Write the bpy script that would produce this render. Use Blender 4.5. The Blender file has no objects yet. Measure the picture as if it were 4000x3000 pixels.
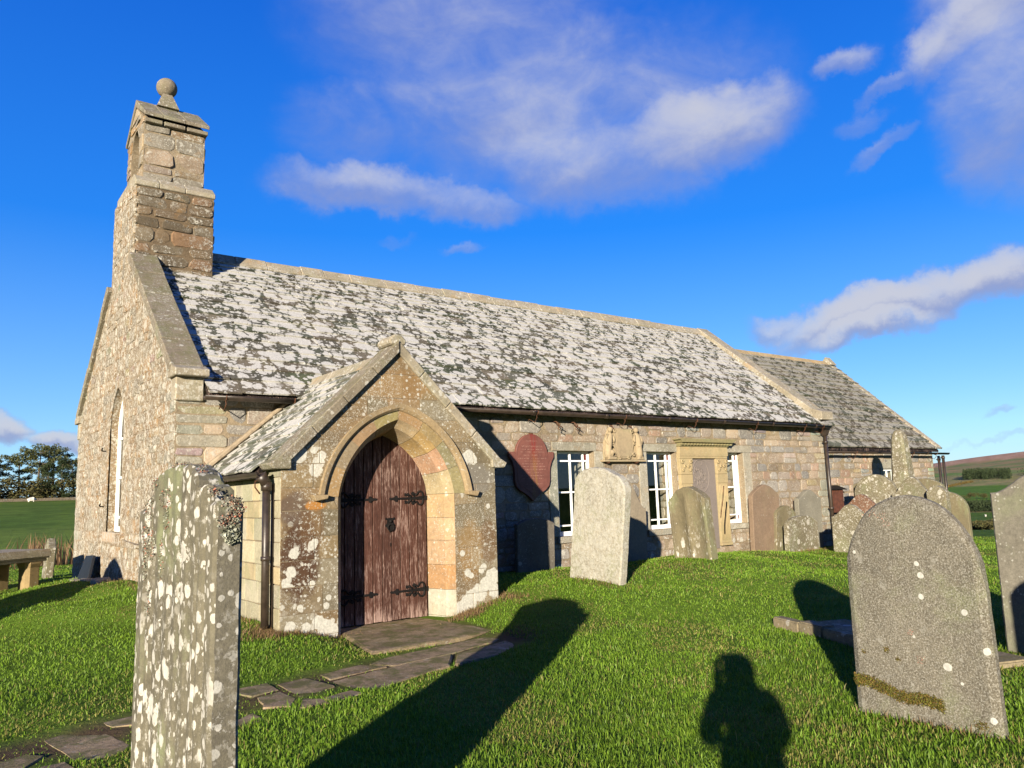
import bpy, bmesh, math, random
import numpy as np
from mathutils import Vector, Matrix, noise as mnoise
from mathutils.geometry import tessellate_polygon
sc = bpy.context.scene
COL = sc.collection
rad = math.radians

# ---------------------------------------------------------------- camera
cam_d = bpy.data.cameras.new('camera')
cam = bpy.data.objects.new('camera', cam_d)
COL.objects.link(cam)
cam_d.sensor_fit = 'HORIZONTAL'
cam_d.sensor_width = 36.0
cam_d.lens = 3003.1 / 4000 * 36.0
cam_d.clip_start = 0.05
cam_d.clip_end = 12000
_R = ((0.80053, 0.05973, 0.59631), (-0.59837, 0.13470, 0.78981), (-0.03315, -0.98908, 0.14357))
cam.matrix_world = Matrix(((_R[0][0], -_R[0][1], -_R[0][2], 0.0),
                           (_R[1][0], -_R[1][1], -_R[1][2], 0.0),
                           (_R[2][0], -_R[2][1], -_R[2][2], 1.6),
                           (0, 0, 0, 1)))
sc.camera = cam

# ---------------------------------------------------------------- light
SUN_EL, SUN_AZ = rad(11.3), rad(51.2)      # light travels towards azimuth 51 deg east of north
sdir = Vector((math.sin(SUN_AZ) * math.cos(SUN_EL), math.cos(SUN_AZ) * math.cos(SUN_EL), -math.sin(SUN_EL)))
sun_d = bpy.data.lights.new('sun', 'SUN')
sun_d.energy = 5.0
sun_d.angle = rad(0.5)
sun_d.color = (1.0, 0.89, 0.72)
sun = bpy.data.objects.new('sun', sun_d)
sun.rotation_euler = sdir.to_track_quat('-Z', 'Y').to_euler()
sun.location = (-40, -30, 30)
COL.objects.link(sun)
sc.view_settings.view_transform = 'Standard'
sc.view_settings.look = 'None'
sc.view_settings.exposure = 1.3
sc.view_settings.gamma = 1.0
sc.cycles.max_bounces = 8
sc.cycles.transparent_max_bounces = 12
sc.cycles.use_adaptive_sampling = True


# ---------------------------------------------------------------- node helpers
class NT:
    def __init__(self, tree):
        self.t = tree

    def n(self, typ, props=None, **ins):
        nd = self.t.nodes.new(typ)
        for k, v in (props or {}).items():
            setattr(nd, k, v)
        for k, v in ins.items():
            self.put(nd.inputs[k.replace('_', ' ')] if k.replace('_', ' ') in nd.inputs else nd.inputs[k], v)
        return nd

    def put(self, sock, v):
        if isinstance(v, bpy.types.NodeSocket):
            self.t.links.new(v, sock)
        elif v is not None:
            if isinstance(v, (tuple, list)) and len(v) == 3 and sock.type == 'RGBA':
                v = (*v, 1)
            sock.default_value = v

    def math(self, op, a, b=0.0, clamp=False):
        nd = self.t.nodes.new('ShaderNodeMath')
        nd.operation = op
        nd.use_clamp = clamp
        self.put(nd.inputs[0], a)
        self.put(nd.inputs[1], b)
        return nd.outputs[0]

    def vmath(self, op, a, b=None, scale=None):
        nd = self.t.nodes.new('ShaderNodeVectorMath')
        nd.operation = op
        self.put(nd.inputs[0], a)
        if b is not None:
            self.put(nd.inputs[1], b)
        if scale is not None:
            self.put(nd.inputs['Scale'], scale)
        return nd.outputs['Value'] if op in ('DOT_PRODUCT', 'LENGTH', 'DISTANCE') else nd.outputs[0]

    def mix(self, f, a, b, mode='MIX'):
        nd = self.t.nodes.new('ShaderNodeMix')
        nd.data_type = 'RGBA'
        nd.blend_type = mode
        self.put(nd.inputs[0], f)
        self.put(nd.inputs[6], a)
        self.put(nd.inputs[7], b)
        return nd.outputs[2]

    def step(self, v, lo, hi, a=0.0, b=1.0, smooth=True):
        nd = self.t.nodes.new('ShaderNodeMapRange')
        nd.interpolation_type = 'SMOOTHSTEP' if smooth else 'LINEAR'
        self.put(nd.inputs[0], v)
        self.put(nd.inputs[1], lo)
        self.put(nd.inputs[2], hi)
        self.put(nd.inputs[3], a)
        self.put(nd.inputs[4], b)
        return nd.outputs[0]

    def noise(self, vec, scale, detail=4, rough=0.55, dist=0.0, color=False):
        nd = self.n('ShaderNodeTexNoise', None, Scale=scale, Detail=detail, Roughness=rough, Distortion=dist)
        if vec is not None:
            self.put(nd.inputs['Vector'], vec)
        return nd.outputs['Color' if color else 'Fac']

    def voro(self, vec, scale):
        nd = self.n('ShaderNodeTexVoronoi', None, Scale=scale)
        self.put(nd.inputs['Vector'], vec)
        return nd.outputs['Distance'], nd.outputs['Color']

    def sep(self, vec):
        nd = self.t.nodes.new('ShaderNodeSeparateXYZ')
        self.put(nd.inputs[0], vec)
        return nd.outputs

    def blobs(self, vec, scale, dens, rmin=0.12, rmax=0.5, soft=0.06, warp=0.35):
        """round lichen patches: one per cell, random radius, a share of the cells empty"""
        wv = self.noise(vec, scale * 2.2, 3, 0.6, color=True)
        wv = self.vmath('SUBTRACT', wv, (0.5, 0.5, 0.5))
        v2 = self.vmath('ADD', vec, self.vmath('SCALE', wv, scale=warp / scale))
        d, c = self.voro(v2, scale)
        s = self.sep(c)
        r = self.step(self.math('POWER', s[0], 2.0), 0, 1, rmin, rmax, False)
        m = self.step(self.math('SUBTRACT', r, d), 0.0, soft)
        grain = self.noise(vec, scale * 5.5, 4, 0.7)
        m = self.math('MULTIPLY', m, self.step(grain, 0.26, 0.44, 0.25, 1.0))
        gate = self.math('LESS_THAN', s[1], dens)
        return self.math('MULTIPLY', m, gate)


def new_mat(name):
    m = bpy.data.materials.new(name)
    m.use_nodes = True
    nt = m.node_tree
    for n in list(nt.nodes):
        nt.nodes.remove(n)
    g = NT(nt)
    out = nt.nodes.new('ShaderNodeOutputMaterial')
    b = nt.nodes.new('ShaderNodeBsdfPrincipled')
    nt.links.new(b.outputs[0], out.inputs[0])
    return m, g, b, out


def plain(name, col, rough=0.7, metal=0.0, bump=0.0, bscale=60, var=0.15, spec=0.3):
    m, g, b, out = new_mat(name)
    tc = g.n('ShaderNodeTexCoord').outputs['Object']
    nz = g.noise(tc, 9, 5, 0.6)
    c = g.mix(g.step(nz, 0.3, 0.7), tuple(x * (1 - var) for x in col), tuple(min(1, x * (1 + var)) for x in col))
    g.put(b.inputs['Base Color'], c)
    b.inputs['Roughness'].default_value = rough
    b.inputs['Metallic'].default_value = metal
    b.inputs['Specular IOR Level'].default_value = spec
    if bump:
        bp = g.n('ShaderNodeBump', None, Strength=1.0, Distance=bump, Height=g.noise(tc, bscale, 5, 0.6))
        g.put(b.inputs['Normal'], bp.outputs[0])
    return m


# ---------------------------------------------------------------- sky
world = bpy.data.worlds.new('World')
sc.world = world
world.use_nodes = True
_wt = world.node_tree
for n in list(_wt.nodes):
    _wt.nodes.remove(n)
gw = NT(_wt)
sky = gw.n('ShaderNodeTexSky', {'sky_type': 'NISHITA', 'sun_disc': False, 'sun_elevation': SUN_EL,
                                'sun_rotation': math.pi + SUN_AZ, 'altitude': 300.0, 'air_density': 1.0,
                                'dust_density': 0.25, 'ozone_density': 3.0})
hs = gw.n('ShaderNodeHueSaturation', None, Saturation=1.42, Value=1.35, Hue=0.512)
gw.put(hs.inputs['Color'], sky.outputs[0])
dirv = gw.n('ShaderNodeTexCoord').outputs['Generated']
CLOUDS = [
    # azimuth, elevation, half width, half height (deg), tilt (deg), weight
    (41.0, 28.0, 14.5, 6.5, 0, 0.72), (52.0, 25.2, 6.5, 3.2, -6, 1.12), (45.0, 23.8, 8.5, 3.6, 0, 0.92), (38.5, 27.0, 7.0, 4.5, 10, 0.80),
    (26.5, 22.5, 6.8, 1.9, 4, 1.10), (25.0, 26.5, 5.5, 3.2, 0, 0.66), (33.5, 32.5, 10.5, 5.0, 8, 0.66), (37.0, 39.5, 13.0, 6.5, 0, 0.70), (34.0, 21.4, 5.0, 1.5, 6, 0.80),
    (71.8, 23.5, 3.8, 6.0, -8, 0.90), (70.8, 28.6, 4.6, 2.0, -34, 1.15), (74.0, 31.0, 5.5, 4.5, -20, 1.1),
    (62.8, 27.3, 1.9, 0.9, -10, 0.74), (65.3, 25.8, 2.8, 0.5, -30, 0.66), (64.3, 22.3, 2.8, 0.6, -22, 0.70), (63.0, 23.9, 1.8, 0.7, -10, 0.62),
    (63.5, 11.5, 6.6, 1.45, -9, 1.40), (69.0, 12.6, 4.6, 1.55, -6, 1.40), (57.2, 11.3, 2.6, 1.1, 0, 1.05), (62.6, 10.3, 3.4, 0.9, -6, 1.20),
    (3.7, 5.3, 1.5, 1.0, 0, 1.3), (6.5, 4.6, 1.8, 0.75, 0, 1.2), (68.3, 1.95, 3.2, 0.20, 0, 0.62), (68.7, 3.8, 1.0, 0.35, -10, 0.7),
    (28.7, 18.8, 1.4, 0.5, 0, 0.50), (33.6, 18.2, 1.8, 0.45, -8, 0.55), (-60, 20, 18, 5, 0, 1.0), (140, 16, 20, 4, 5, 1.0), (-140, 24, 16, 6, -5, .9),
]
wp1 = gw.vmath('SUBTRACT', gw.noise(dirv, 4.5, 5, 0.6, color=True), (0.5, 0.5, 0.5))
wp2 = gw.vmath('SUBTRACT', gw.noise(dirv, 15.0, 6, 0.65, color=True), (0.5, 0.5, 0.5))
wdir = gw.vmath('ADD', dirv, gw.vmath('ADD', gw.vmath('SCALE', wp1, scale=0.085), gw.vmath('SCALE', wp2, scale=0.050)))
dens = None
band = None
for az, el, ra, rb, tilt, wgt in CLOUDS:
    az, el, tl = rad(az), rad(el), rad(tilt)
    c = Vector((math.sin(az) * math.cos(el), math.cos(az) * math.cos(el), math.sin(el)))
    e = Vector((math.cos(az), -math.sin(az), 0))
    u = c.cross(e) * -1
    if u.z < 0:
        u = -u
    a = e * math.cos(tl) - u * math.sin(tl)
    bb = u * math.cos(tl) + e * math.sin(tl)
    du = gw.vmath('DOT_PRODUCT', wdir, tuple(a / math.tan(rad(ra))))
    dv = gw.vmath('DOT_PRODUCT', wdir, tuple(bb / math.tan(rad(rb))))
    dv0 = c.dot(bb) / math.tan(rad(rb))
    du0 = c.dot(a) / math.tan(rad(ra))
    du = gw.math('SUBTRACT', du, du0)
    dv = gw.math('SUBTRACT', dv, dv0)
    q = gw.math('ADD', gw.math('MULTIPLY', du, du), gw.math('MULTIPLY', dv, dv))
    front = gw.math('GREATER_THAN', gw.vmath('DOT_PRODUCT', dirv, tuple(c)), 0.3)
    m = gw.math('MULTIPLY', gw.step(q, 0.0, 2.1, wgt, 0.0), front)
    dens = m if dens is None else gw.math('MAXIMUM', dens, m)
    lit = gw.math('MULTIPLY', m, gw.step(dv, -0.75, 0.55, 0.0, 1.0))
    band = lit if band is None else gw.math('MAXIMUM', band, lit)
dst = gw.n('ShaderNodeMapping', None, Scale=(1.0, 1.0, 1.7))
gw.put(dst.inputs['Vector'], dirv)
nv = dst.outputs[0]
f1 = gw.noise(nv, 5.5, 9, 0.56, 0.5)
f2 = gw.noise(nv, 17.0, 8, 0.62, 0.4)
fb = gw.math('ADD', gw.math('MULTIPLY', f1, 0.68), gw.math('MULTIPLY', f2, 0.32))
dn = gw.math('ADD', dens, gw.math('MULTIPLY', gw.math('SUBTRACT', fb, 0.5), 1.7))
alpha = gw.math('MULTIPLY', gw.step(dn, -0.02, 1.5), gw.step(dens, 0.0, 0.75))
alpha = gw.math('MULTIPLY', alpha, 0.94)
litf = gw.math('ADD', gw.math('MULTIPLY', band, 0.8), gw.math('ADD', gw.math('MULTIPLY', gw.math('SUBTRACT', fb, 0.5), 1.5), gw.math('MULTIPLY', gw.math('SUBTRACT', alpha, 0.5), 0.30)))
ccol = gw.mix(gw.step(litf, 0.05, 1.0), (1.55, 1.80, 3.0), (3.1, 3.15, 3.55))
elv = gw.sep(dirv)[2]
grad = gw.mix(gw.step(elv, 0.0, 0.33, smooth=False), (1.65, 3.2, 5.1), (0.17, 1.15, 4.6))
grad = gw.mix(gw.step(elv, 0.33, 0.66, smooth=False), grad, (0.035, 0.46, 3.4))
skyl = gw.mix(0.72, hs.outputs[0], grad)
skyc = gw.mix(alpha, skyl, ccol)
# sky behind the viewer artificially dimmed, so shadows get less fill light
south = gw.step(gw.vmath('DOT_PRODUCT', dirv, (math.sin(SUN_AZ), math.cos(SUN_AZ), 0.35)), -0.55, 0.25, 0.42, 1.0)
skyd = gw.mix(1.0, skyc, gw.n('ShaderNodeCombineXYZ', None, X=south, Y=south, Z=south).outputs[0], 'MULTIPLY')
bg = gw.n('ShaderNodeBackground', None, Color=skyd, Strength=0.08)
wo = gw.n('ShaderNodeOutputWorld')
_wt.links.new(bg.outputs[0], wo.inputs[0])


# ---------------------------------------------------------------- mesh helpers
def link(name, me, mats, parent=None, loc=None):
    o = bpy.data.objects.new(name, me)
    for m in (mats if isinstance(mats, (list, tuple)) else [mats]):
        me.materials.append(m)
    COL.objects.link(o)
    if parent is not None:
        o.parent = parent
    if loc is not None:
        o.location = loc
    return o


def from_bm(name, bm, mats, parent=None, loc=None, smooth=False, recalc=True):
    if recalc:
        bmesh.ops.recalc_face_normals(bm, faces=bm.faces)
    me = bpy.data.meshes.new(name)
    bm.to_mesh(me)
    bm.free()
    if smooth:
        for p in me.polygons:
            p.use_smooth = True
    return link(name, me, mats, parent, loc)


def from_np(name, verts, faces_flat, counts, mats, parent=None, attr=None, smooth=False, loc=None):
    me = bpy.data.meshes.new(name)
    nv, nl, nf = len(verts), len(faces_flat), len(counts)
    me.vertices.add(nv)
    me.vertices.foreach_set('co', np.asarray(verts, np.float32).ravel())
    me.loops.add(nl)
    me.loops.foreach_set('vertex_index', np.asarray(faces_flat, np.int32))
    me.polygons.add(nf)
    starts = np.concatenate(([0], np.cumsum(counts)[:-1])).astype(np.int32)
    me.polygons.foreach_set('loop_start', starts)
    me.polygons.foreach_set('loop_total', np.asarray(counts, np.int32))
    if smooth:
        me.polygons.foreach_set('use_smooth', np.ones(nf, bool))
    me.update(calc_edges=True)
    if attr is not None:
        for an, dom, data in attr:
            at = me.attributes.new(an, 'FLOAT_COLOR', dom)
            d = np.ones((len(data), 4), np.float32)
            d[:, :3] = data
            at.data.foreach_set('color', d.ravel())
    return link(name, me, mats, parent, loc)


def thing(name, label, cat, loc=(0, 0, 0), rotz=0.0, group=None):
    o = bpy.data.objects.new(name, None)
    o.empty_display_size = 0.3
    COL.objects.link(o)
    o.location = loc
    o.rotation_euler = (0, 0, rotz)
    tag(o, label, cat, group)
    return o


def tag(o, label, cat, group=None):
    o['label'] = label
    o['category'] = cat
    if group:
        o['group'] = group
    return o


def kind(o, k):
    o['kind'] = k
    return o


def box(bm, lo, hi, mat=0, f=None, bevel=0.0):
    """axis aligned box; f maps the corner points"""
    xs, ys, zs = zip(lo, hi)
    P = [(xs[i], ys[j], zs[k]) for i in (0, 1) for j in (0, 1) for k in (0, 1)]
    vs = [bm.verts.new(f(*p) if f else p) for p in P]
    fs = []
    for q in ((0, 1, 3, 2), (4, 6, 7, 5), (0, 4, 5, 1), (2, 3, 7, 6), (0, 2, 6, 4), (1, 5, 7, 3)):
        fc = bm.faces.new([vs[i] for i in q])
        fc.material_index = mat
        fs.append(fc)
    if bevel:
        es = list({e for fc in fs for e in fc.edges})
        bmesh.ops.bevel(bm, geom=es, offset=bevel, segments=2, affect='EDGES')
    return fs


def prism(bm, poly, d0, d1, P, mat=0, bevel=0.0, seg=1):
    """closed polygon [(u,z)] extruded between depths d0 and d1 through P(u,z,d)"""
    a = [bm.verts.new(P(u, z, d0)) for u, z in poly]
    b = [bm.verts.new(P(u, z, d1)) for u, z in poly]
    n = len(poly)
    fs = [bm.faces.new(a), bm.faces.new(b[::-1])]
    for i in range(n):
        fs.append(bm.faces.new((a[i], b[i], b[(i + 1) % n], a[(i + 1) % n])))
    for fc in fs:
        fc.material_index = mat
    if bevel:
        es = list({e for fc in fs for e in fc.edges})
        bmesh.ops.bevel(bm, geom=es, offset=bevel, segments=seg, affect='EDGES')
    return fs


def core(bm, outer, holes, d0, d1, P, mat=0):
    """wall slab with holes"""
    loops = [outer] + holes
    pts = [Vector((u, z, 0)) for lp in loops for u, z in lp]
    tris = tessellate_polygon([[Vector((u, z, 0)) for u, z in lp] for lp in loops])
    va = [bm.verts.new(P(p.x, p.y, d0)) for p in pts]
    vb = [bm.verts.new(P(p.x, p.y, d1)) for p in pts]
    for t in tris:
        for vv in (va, vb):
            try:
                bm.faces.new([vv[i] for i in t]).material_index = mat
            except ValueError:
                pass
    k = 0
    for lp in loops:
        n = len(lp)
        for i in range(n):
            i0, i1 = k + i, k + (i + 1) % n
            bm.faces.new((va[i0], va[i1], vb[i1], vb[i0])).material_index = mat
        k += n


def tube(bm, pts, r, n=8, mat=0, caps=True):
    pts = [Vector(p) for p in pts]
    rs = r if isinstance(r, (list, tuple)) else [r] * len(pts)
    rings = []
    up = None
    for i, p in enumerate(pts):
        t = (pts[min(i + 1, len(pts) - 1)] - pts[max(i - 1, 0)])
        t = t.normalized() if t.length > 1e-9 else Vector((0, 0, 1))
        if up is None:
            up = Vector((0, 0, 1)) if abs(t.z) < 0.9 else Vector((1, 0, 0))
        a = t.cross(up)
        a = a.normalized() if a.length > 1e-6 else t.orthogonal().normalized()
        b = a.cross(t).normalized()
        up = b
        rings.append([bm.verts.new(p + a * (rs[i] * math.cos(2 * math.pi * k / n)) + b * (rs[i] * math.sin(2 * math.pi * k / n))) for k in range(n)])
    for i in range(len(rings) - 1):
        for k in range(n):
            fc = bm.faces.new((rings[i][k], rings[i][(k + 1) % n], rings[i + 1][(k + 1) % n], rings[i + 1][k]))
            fc.material_index = mat
            fc.smooth = True
    if caps:
        bm.faces.new(rings[0][::-1]).material_index = mat
        bm.faces.new(rings[-1]).material_index = mat


def ball(bm, c, r, sub=2, mat=0, scale=(1, 1, 1)):
    ret = bmesh.ops.create_icosphere(bm, subdivisions=sub, radius=1.0)
    for v in ret['verts']:
        v.co = Vector((c[0] + v.co.x * r * scale[0], c[1] + v.co.y * r * scale[1], c[2] + v.co.z * r * scale[2]))
        for f in v.link_faces:
            f.material_index = mat
            f.smooth = True


def lin(c):
    return tuple((x / 255 / 12.92) if x / 255 <= 0.04045 else ((x / 255 + 0.055) / 1.055) ** 2.4 for x in c)


# ---------------------------------------------------------------- stone materials
def stone_mat(name, base=None, var=0.25, dark=(0.10, 0.085, 0.06), darkamt=0.35, darkscale=1.3, lich=(), speck=0.0,
              speckcol=(0.09, 0.08, 0.065), bump=0.006, bscale=22, ochre=0.0, green=0.0, spots=(), coords='world', stretch=1.0,
              moss=0.0, zlich=None, rough=0.9, lichcol=(0.47, 0.45, 0.39), stains=(), fleck=()):
    """weathered stone.  base None reads the per-stone colour attribute 'tone'.
    lich: (scale, density, rmin, rmax, strength[, low-frequency gate]) round lichen patches."""
    m, g, b, out = new_mat(name)
    if coords == 'world':
        vec = g.n('ShaderNodeNewGeometry').outputs['Position']
    else:
        tc = g.n('ShaderNodeTexCoord').outputs['Object']
        rnd = g.n('ShaderNodeObjectInfo').outputs['Random']
        off = g.n('ShaderNodeCombineXYZ', None, X=g.math('MULTIPLY', rnd, 37.0), Y=g.math('MULTIPLY', rnd, 11.0), Z=g.math('MULTIPLY', rnd, 23.0)).outputs[0]
        vec = g.vmath('ADD', tc, off)
    z = g.sep(vec)[2] if coords == 'world' else g.sep(g.n('ShaderNodeTexCoord').outputs['Object'])[2]
    lv = vec
    if stretch != 1.0:
        mp = g.n('ShaderNodeMapping', None, Scale=(1.0, 1.0, stretch))
        g.put(mp.inputs['Vector'], vec)
        lv = mp.outputs[0]
    col = g.n('ShaderNodeAttribute', {'attribute_name': 'tone'}).outputs['Color'] if base is None else base
    n1 = g.noise(vec, 2.4, 6, 0.62)
    n2 = g.noise(vec, 26, 5, 0.65)
    n3 = g.noise(vec, 95, 4, 0.7)
    f = g.math('ADD', g.math('MULTIPLY', n1, 0.40), g.math('ADD', g.math('MULTIPLY', n2, 0.42), g.math('MULTIPLY', n3, 0.34)))
    br = g.step(f, 0.42, 0.74, 1 - var * 1.35, 1 + var * 1.15, False)
    col = g.mix(1.0, col, g.n('ShaderNodeCombineXYZ', None, X=br, Y=br, Z=br).outputs[0], 'MULTIPLY')
    if darkamt:
        dm = g.noise(lv, darkscale, 7, 0.65, 0.3)
        col = g.mix(g.math('MULTIPLY', g.step(dm, 0.50, 0.68), darkamt), col, dark)
    if ochre:
        om = g.noise(vec, 3.1, 6, 0.66, 0.5)
        col = g.mix(g.math('MULTIPLY', g.step(om, 0.56, 0.68), ochre), col, (0.36, 0.19, 0.05))
    if green:
        gm = g.noise(lv, 2.2, 6, 0.66, 0.2)
        col = g.mix(g.math('MULTIPLY', g.step(gm, 0.48, 0.66), green), col, (0.17, 0.19, 0.10))
    if speck:
        sm = g.noise(vec, 75, 4, 0.7)
        col = g.mix(g.math('MULTIPLY', g.step(sm, 0.52, 0.64), speck), col, speckcol)
    for (cx, cz, rx, rz, sc_, st) in stains:      # water and soot stains with a shape of their own
        s3 = g.sep(vec)
        a = g.math('DIVIDE', g.math('SUBTRACT', s3[0], cx), rx)
        c2 = g.math('DIVIDE', g.math('SUBTRACT', s3[2], cz), rz)
        q = g.math('ADD', g.math('MULTIPLY', a, a), g.math('MULTIPLY', c2, c2))
        q = g.math('ADD', q, g.math('MULTIPLY', g.math('SUBTRACT', g.noise(vec, 5, 6, 0.7), 0.5), 2.6))
        col = g.mix(g.math('MULTIPLY', g.step(q, 1.35, 0.55), st), col, sc_)
    lm = None
    for L in lich:
        mk = g.blobs(lv, L[0], L[1], L[2], L[3])
        mk = g.math('MULTIPLY', mk, L[4])
        if len(L) > 5 and L[5]:
            gt = g.noise(lv, L[5], 4, 0.6)
            mk = g.math('MULTIPLY', mk, g.step(gt, 0.44, 0.58))
        lm = mk if lm is None else g.math('MAXIMUM', lm, mk)
    for (fs_, lo, hi, st, gs) in fleck:            # crusty flecks in drifts
        mk = g.math('MULTIPLY', g.step(g.noise(lv, fs_, 7, 0.74), lo, hi), st)
        if gs:
            mk = g.math('MULTIPLY', mk, g.step(g.noise(lv, gs, 4, 0.6), 0.40, 0.60))
        lm = mk if lm is None else g.math('MAXIMUM', lm, mk)
    if zlich:                       # heavier growth low on the wall: (z full, z none, scale, density)
        mk = g.blobs(lv, zlich[2], zlich[3], 0.15, 0.62, 0.08, 0.6)
        big = g.noise(lv, 1.6, 5, 0.6)
        zz = g.math('ADD', z, g.math('MULTIPLY', g.math('SUBTRACT', big, 0.5), 1.1))
        mk = g.math('MULTIPLY', mk, g.step(zz, zlich[0], zlich[1], 1.0, 0.0))
        lm = mk if lm is None else g.math('MAXIMUM', lm, mk)
    for (sx, sy, sz, sr) in spots:
        wv = g.vmath('SCALE', g.vmath('SUBTRACT', g.noise(vec, 14, 4, 0.65, color=True), (0.5, 0.5, 0.5)), scale=sr * 0.9)
        dd = g.vmath('DISTANCE', g.vmath('ADD', vec, wv), (sx, sy, sz))
        mk = g.step(dd, sr, sr * 0.88)
        lm = mk if lm is None else g.math('MAXIMUM', lm, mk)
    if lm is not None:
        lv2 = g.noise(vec, 38, 4, 0.65)
        lc = g.mix(g.step(lv2, 0.35, 0.7), tuple(x * 0.72 for x in lichcol), lichcol)
        col = g.mix(lm, col, lc)
    if moss:
        mm = g.noise(vec, 5, 6, 0.68)
        nrm = g.sep(g.n('ShaderNodeNewGeometry').outputs['Normal'])[2]
        mf = g.math('MULTIPLY', g.step(mm, 0.45, 0.6), g.math('ADD', g.step(nrm, 0.2, 0.8), 0.15))
        col = g.mix(g.math('MULTIPLY', mf, moss), col, (0.10, 0.10, 0.03))
    g.put(b.inputs['Base Color'], col)
    b.inputs['Roughness'].default_value = rough
    b.inputs['Specular IOR Level'].default_value = 0.15
    h = g.math('ADD', g.noise(vec, bscale, 9, 0.72), g.math('MULTIPLY', g.noise(vec, bscale * 5, 5, 0.7), 0.55))
    if lm is not None:
        h = g.math('ADD', h, g.math('MULTIPLY', lm, 0.12))
    bp = g.n('ShaderNodeBump', None, Strength=1.0, Distance=bump, Height=h)
    g.put(b.inputs['Normal'], bp.outputs[0])
    return m


M = {}
M['south'] = stone_mat('rubble_stone', None, 0.30, darkamt=0.25, lich=((9, 0.30, 0.1, 0.5, 0.8, 0.9), (26, 0.45, 0.1, 0.45, 0.75, 1.5), (60, 0.4, 0.1, 0.45, 0.6, 2.5)),
                       zlich=(0.35, 1.35, 7, 0.8), bump=0.014, ochre=0.15, fleck=((17, .525, .60, .85, 1.1), (45, .52, .58, .75, 1.9)))
M['gable'] = stone_mat('gable_stone', None, 0.36, dark=(0.15, 0.11, 0.065), darkamt=0.4, lich=((5, 0.30, 0.12, 0.5, 0.92), (9, 0.40, 0.12, 0.5, 0.92), (19, 0.5, 0.12, 0.5, 0.88), (42, 0.55, 0.1, 0.5, 0.8)),
                       zlich=(0.2, 1.8, 8, 0.7), bump=0.03, bscale=14, ochre=0.22, lichcol=(0.52, 0.48, 0.40), fleck=((11, .515, .57, .95, 0), (30, .52, .575, .85, 0)))
M['tower'] = stone_mat('tower_stone', None, 0.30, darkamt=0.35, lich=((16, 0.32, 0.12, 0.5, 0.85, 1.4), (34, 0.42, 0.1, 0.5, 0.8, 1.9)), bump=0.016, ochre=0.25, fleck=((16, .525, .58, .9, 1.3), (40, .535, .59, .85, 2.2)))
M['mortar'] = stone_mat('mortar', (0.225, 0.178, 0.118), 0.3, darkamt=0.3, lich=((24, 0.3, 0.1, 0.45, 0.65), (50, 0.4, 0.1, 0.45, 0.6)), bump=0.016)
M['mortar_gable'] = stone_mat('gable_mortar', (0.225, 0.165, 0.10), 0.34, dark=(0.13, 0.095, 0.055), darkamt=0.4, lich=((9, 0.36, 0.12, 0.5, 0.92), (19, 0.5, 0.12, 0.5, 0.88)), bump=0.03, bscale=14, lichcol=(0.52, 0.48, 0.40), fleck=((11, .515, .57, .95, 0), (30, .52, .575, .85, 0)))
M['mortar_dark'] = stone_mat('dark_mortar', (0.12, 0.088, 0.055), 0.3, darkamt=0.4, lich=((30, 0.3, 0.1, 0.45, 0.6),), bump=0.016)
M['coping'] = stone_mat('coping_stone', (0.165, 0.138, 0.10), 0.3, darkamt=0.5, darkscale=2.6, lich=((13, 0.28, 0.1, 0.5, 0.75), (32, 0.3, 0.1, 0.45, 0.6)), bump=0.01, green=0.3, moss=0.35, fleck=((22, .53, .60, .7, 1.5), (60, .53, .60, .6, 2)))
M['coping_pale'] = stone_mat('coping_stone_pale', (0.25, 0.215, 0.155), 0.28, darkamt=0.35, darkscale=2.6, lich=((12, 0.4, 0.12, 0.55, 0.8), (30, 0.4, 0.1, 0.45, 0.6)), bump=0.01, green=0.2, ochre=0.3, fleck=((20, .50, .58, .8, 1.5), (50, .52, .60, .6, 2)))
M['dress'] = stone_mat('dressed_stone', (0.33, 0.29, 0.21), 0.2, darkamt=0.25, lich=((14, 0.15, 0.1, 0.45, 0.7, 1.5), (40, 0.2, 0.1, 0.4, 0.5)), bump=0.004, green=0.25)
PX = 8.79
_spots = [(3.62, PX, 1.10, .062), (3.655, PX, 1.135, .05), (3.40, PX, 1.02, .065), (3.425, PX, 1.06, .04), (3.37, PX, 0.81, .07), (3.31, PX, 0.69, .06),
          (3.335, PX, 0.72, .045), (3.37, PX, .655, .026), (3.62, PX, .655, .045), (3.83, PX, .48, .04), (3.80, PX, .39, .04), (3.48, PX, .40, .04),
          (3.46, PX, 2.14, .09), (3.50, PX, 2.19, .06), (3.66, PX, 1.98, .09), (3.70, PX, 2.07, .08), (3.74, PX, 2.15, .06), (3.64, PX, 2.22, .05),
          (3.78, PX, .15, .10), (3.84, PX, .09, .13), (3.76, PX, .04, .11), (3.70, PX, .22, .08), (3.55, PX, .17, .06), (3.36, PX, .2, .07),
          (5.72, PX, .86, .045), (5.80, PX, .60, .06), (5.85, PX, .56, .045), (6.02, PX, .62, .05), (6.06, PX, .66, .05), (6.10, PX, .44, .11),
          (6.20, PX, .52, .12), (5.86, PX, .28, .12), (5.98, PX, .33, .13), (5.70, PX, .15, .12), (6.22, PX, .33, .10), (5.78, PX, .22, .1),
          (5.86, PX, 2.14, .10), (5.93, PX, 2.10, .07), (6.16, PX, 1.47, .035), (5.60, PX, 2.05, .035), (5.30, PX, 2.40, .035), (5.37, PX, 2.31, .025)]
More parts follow.
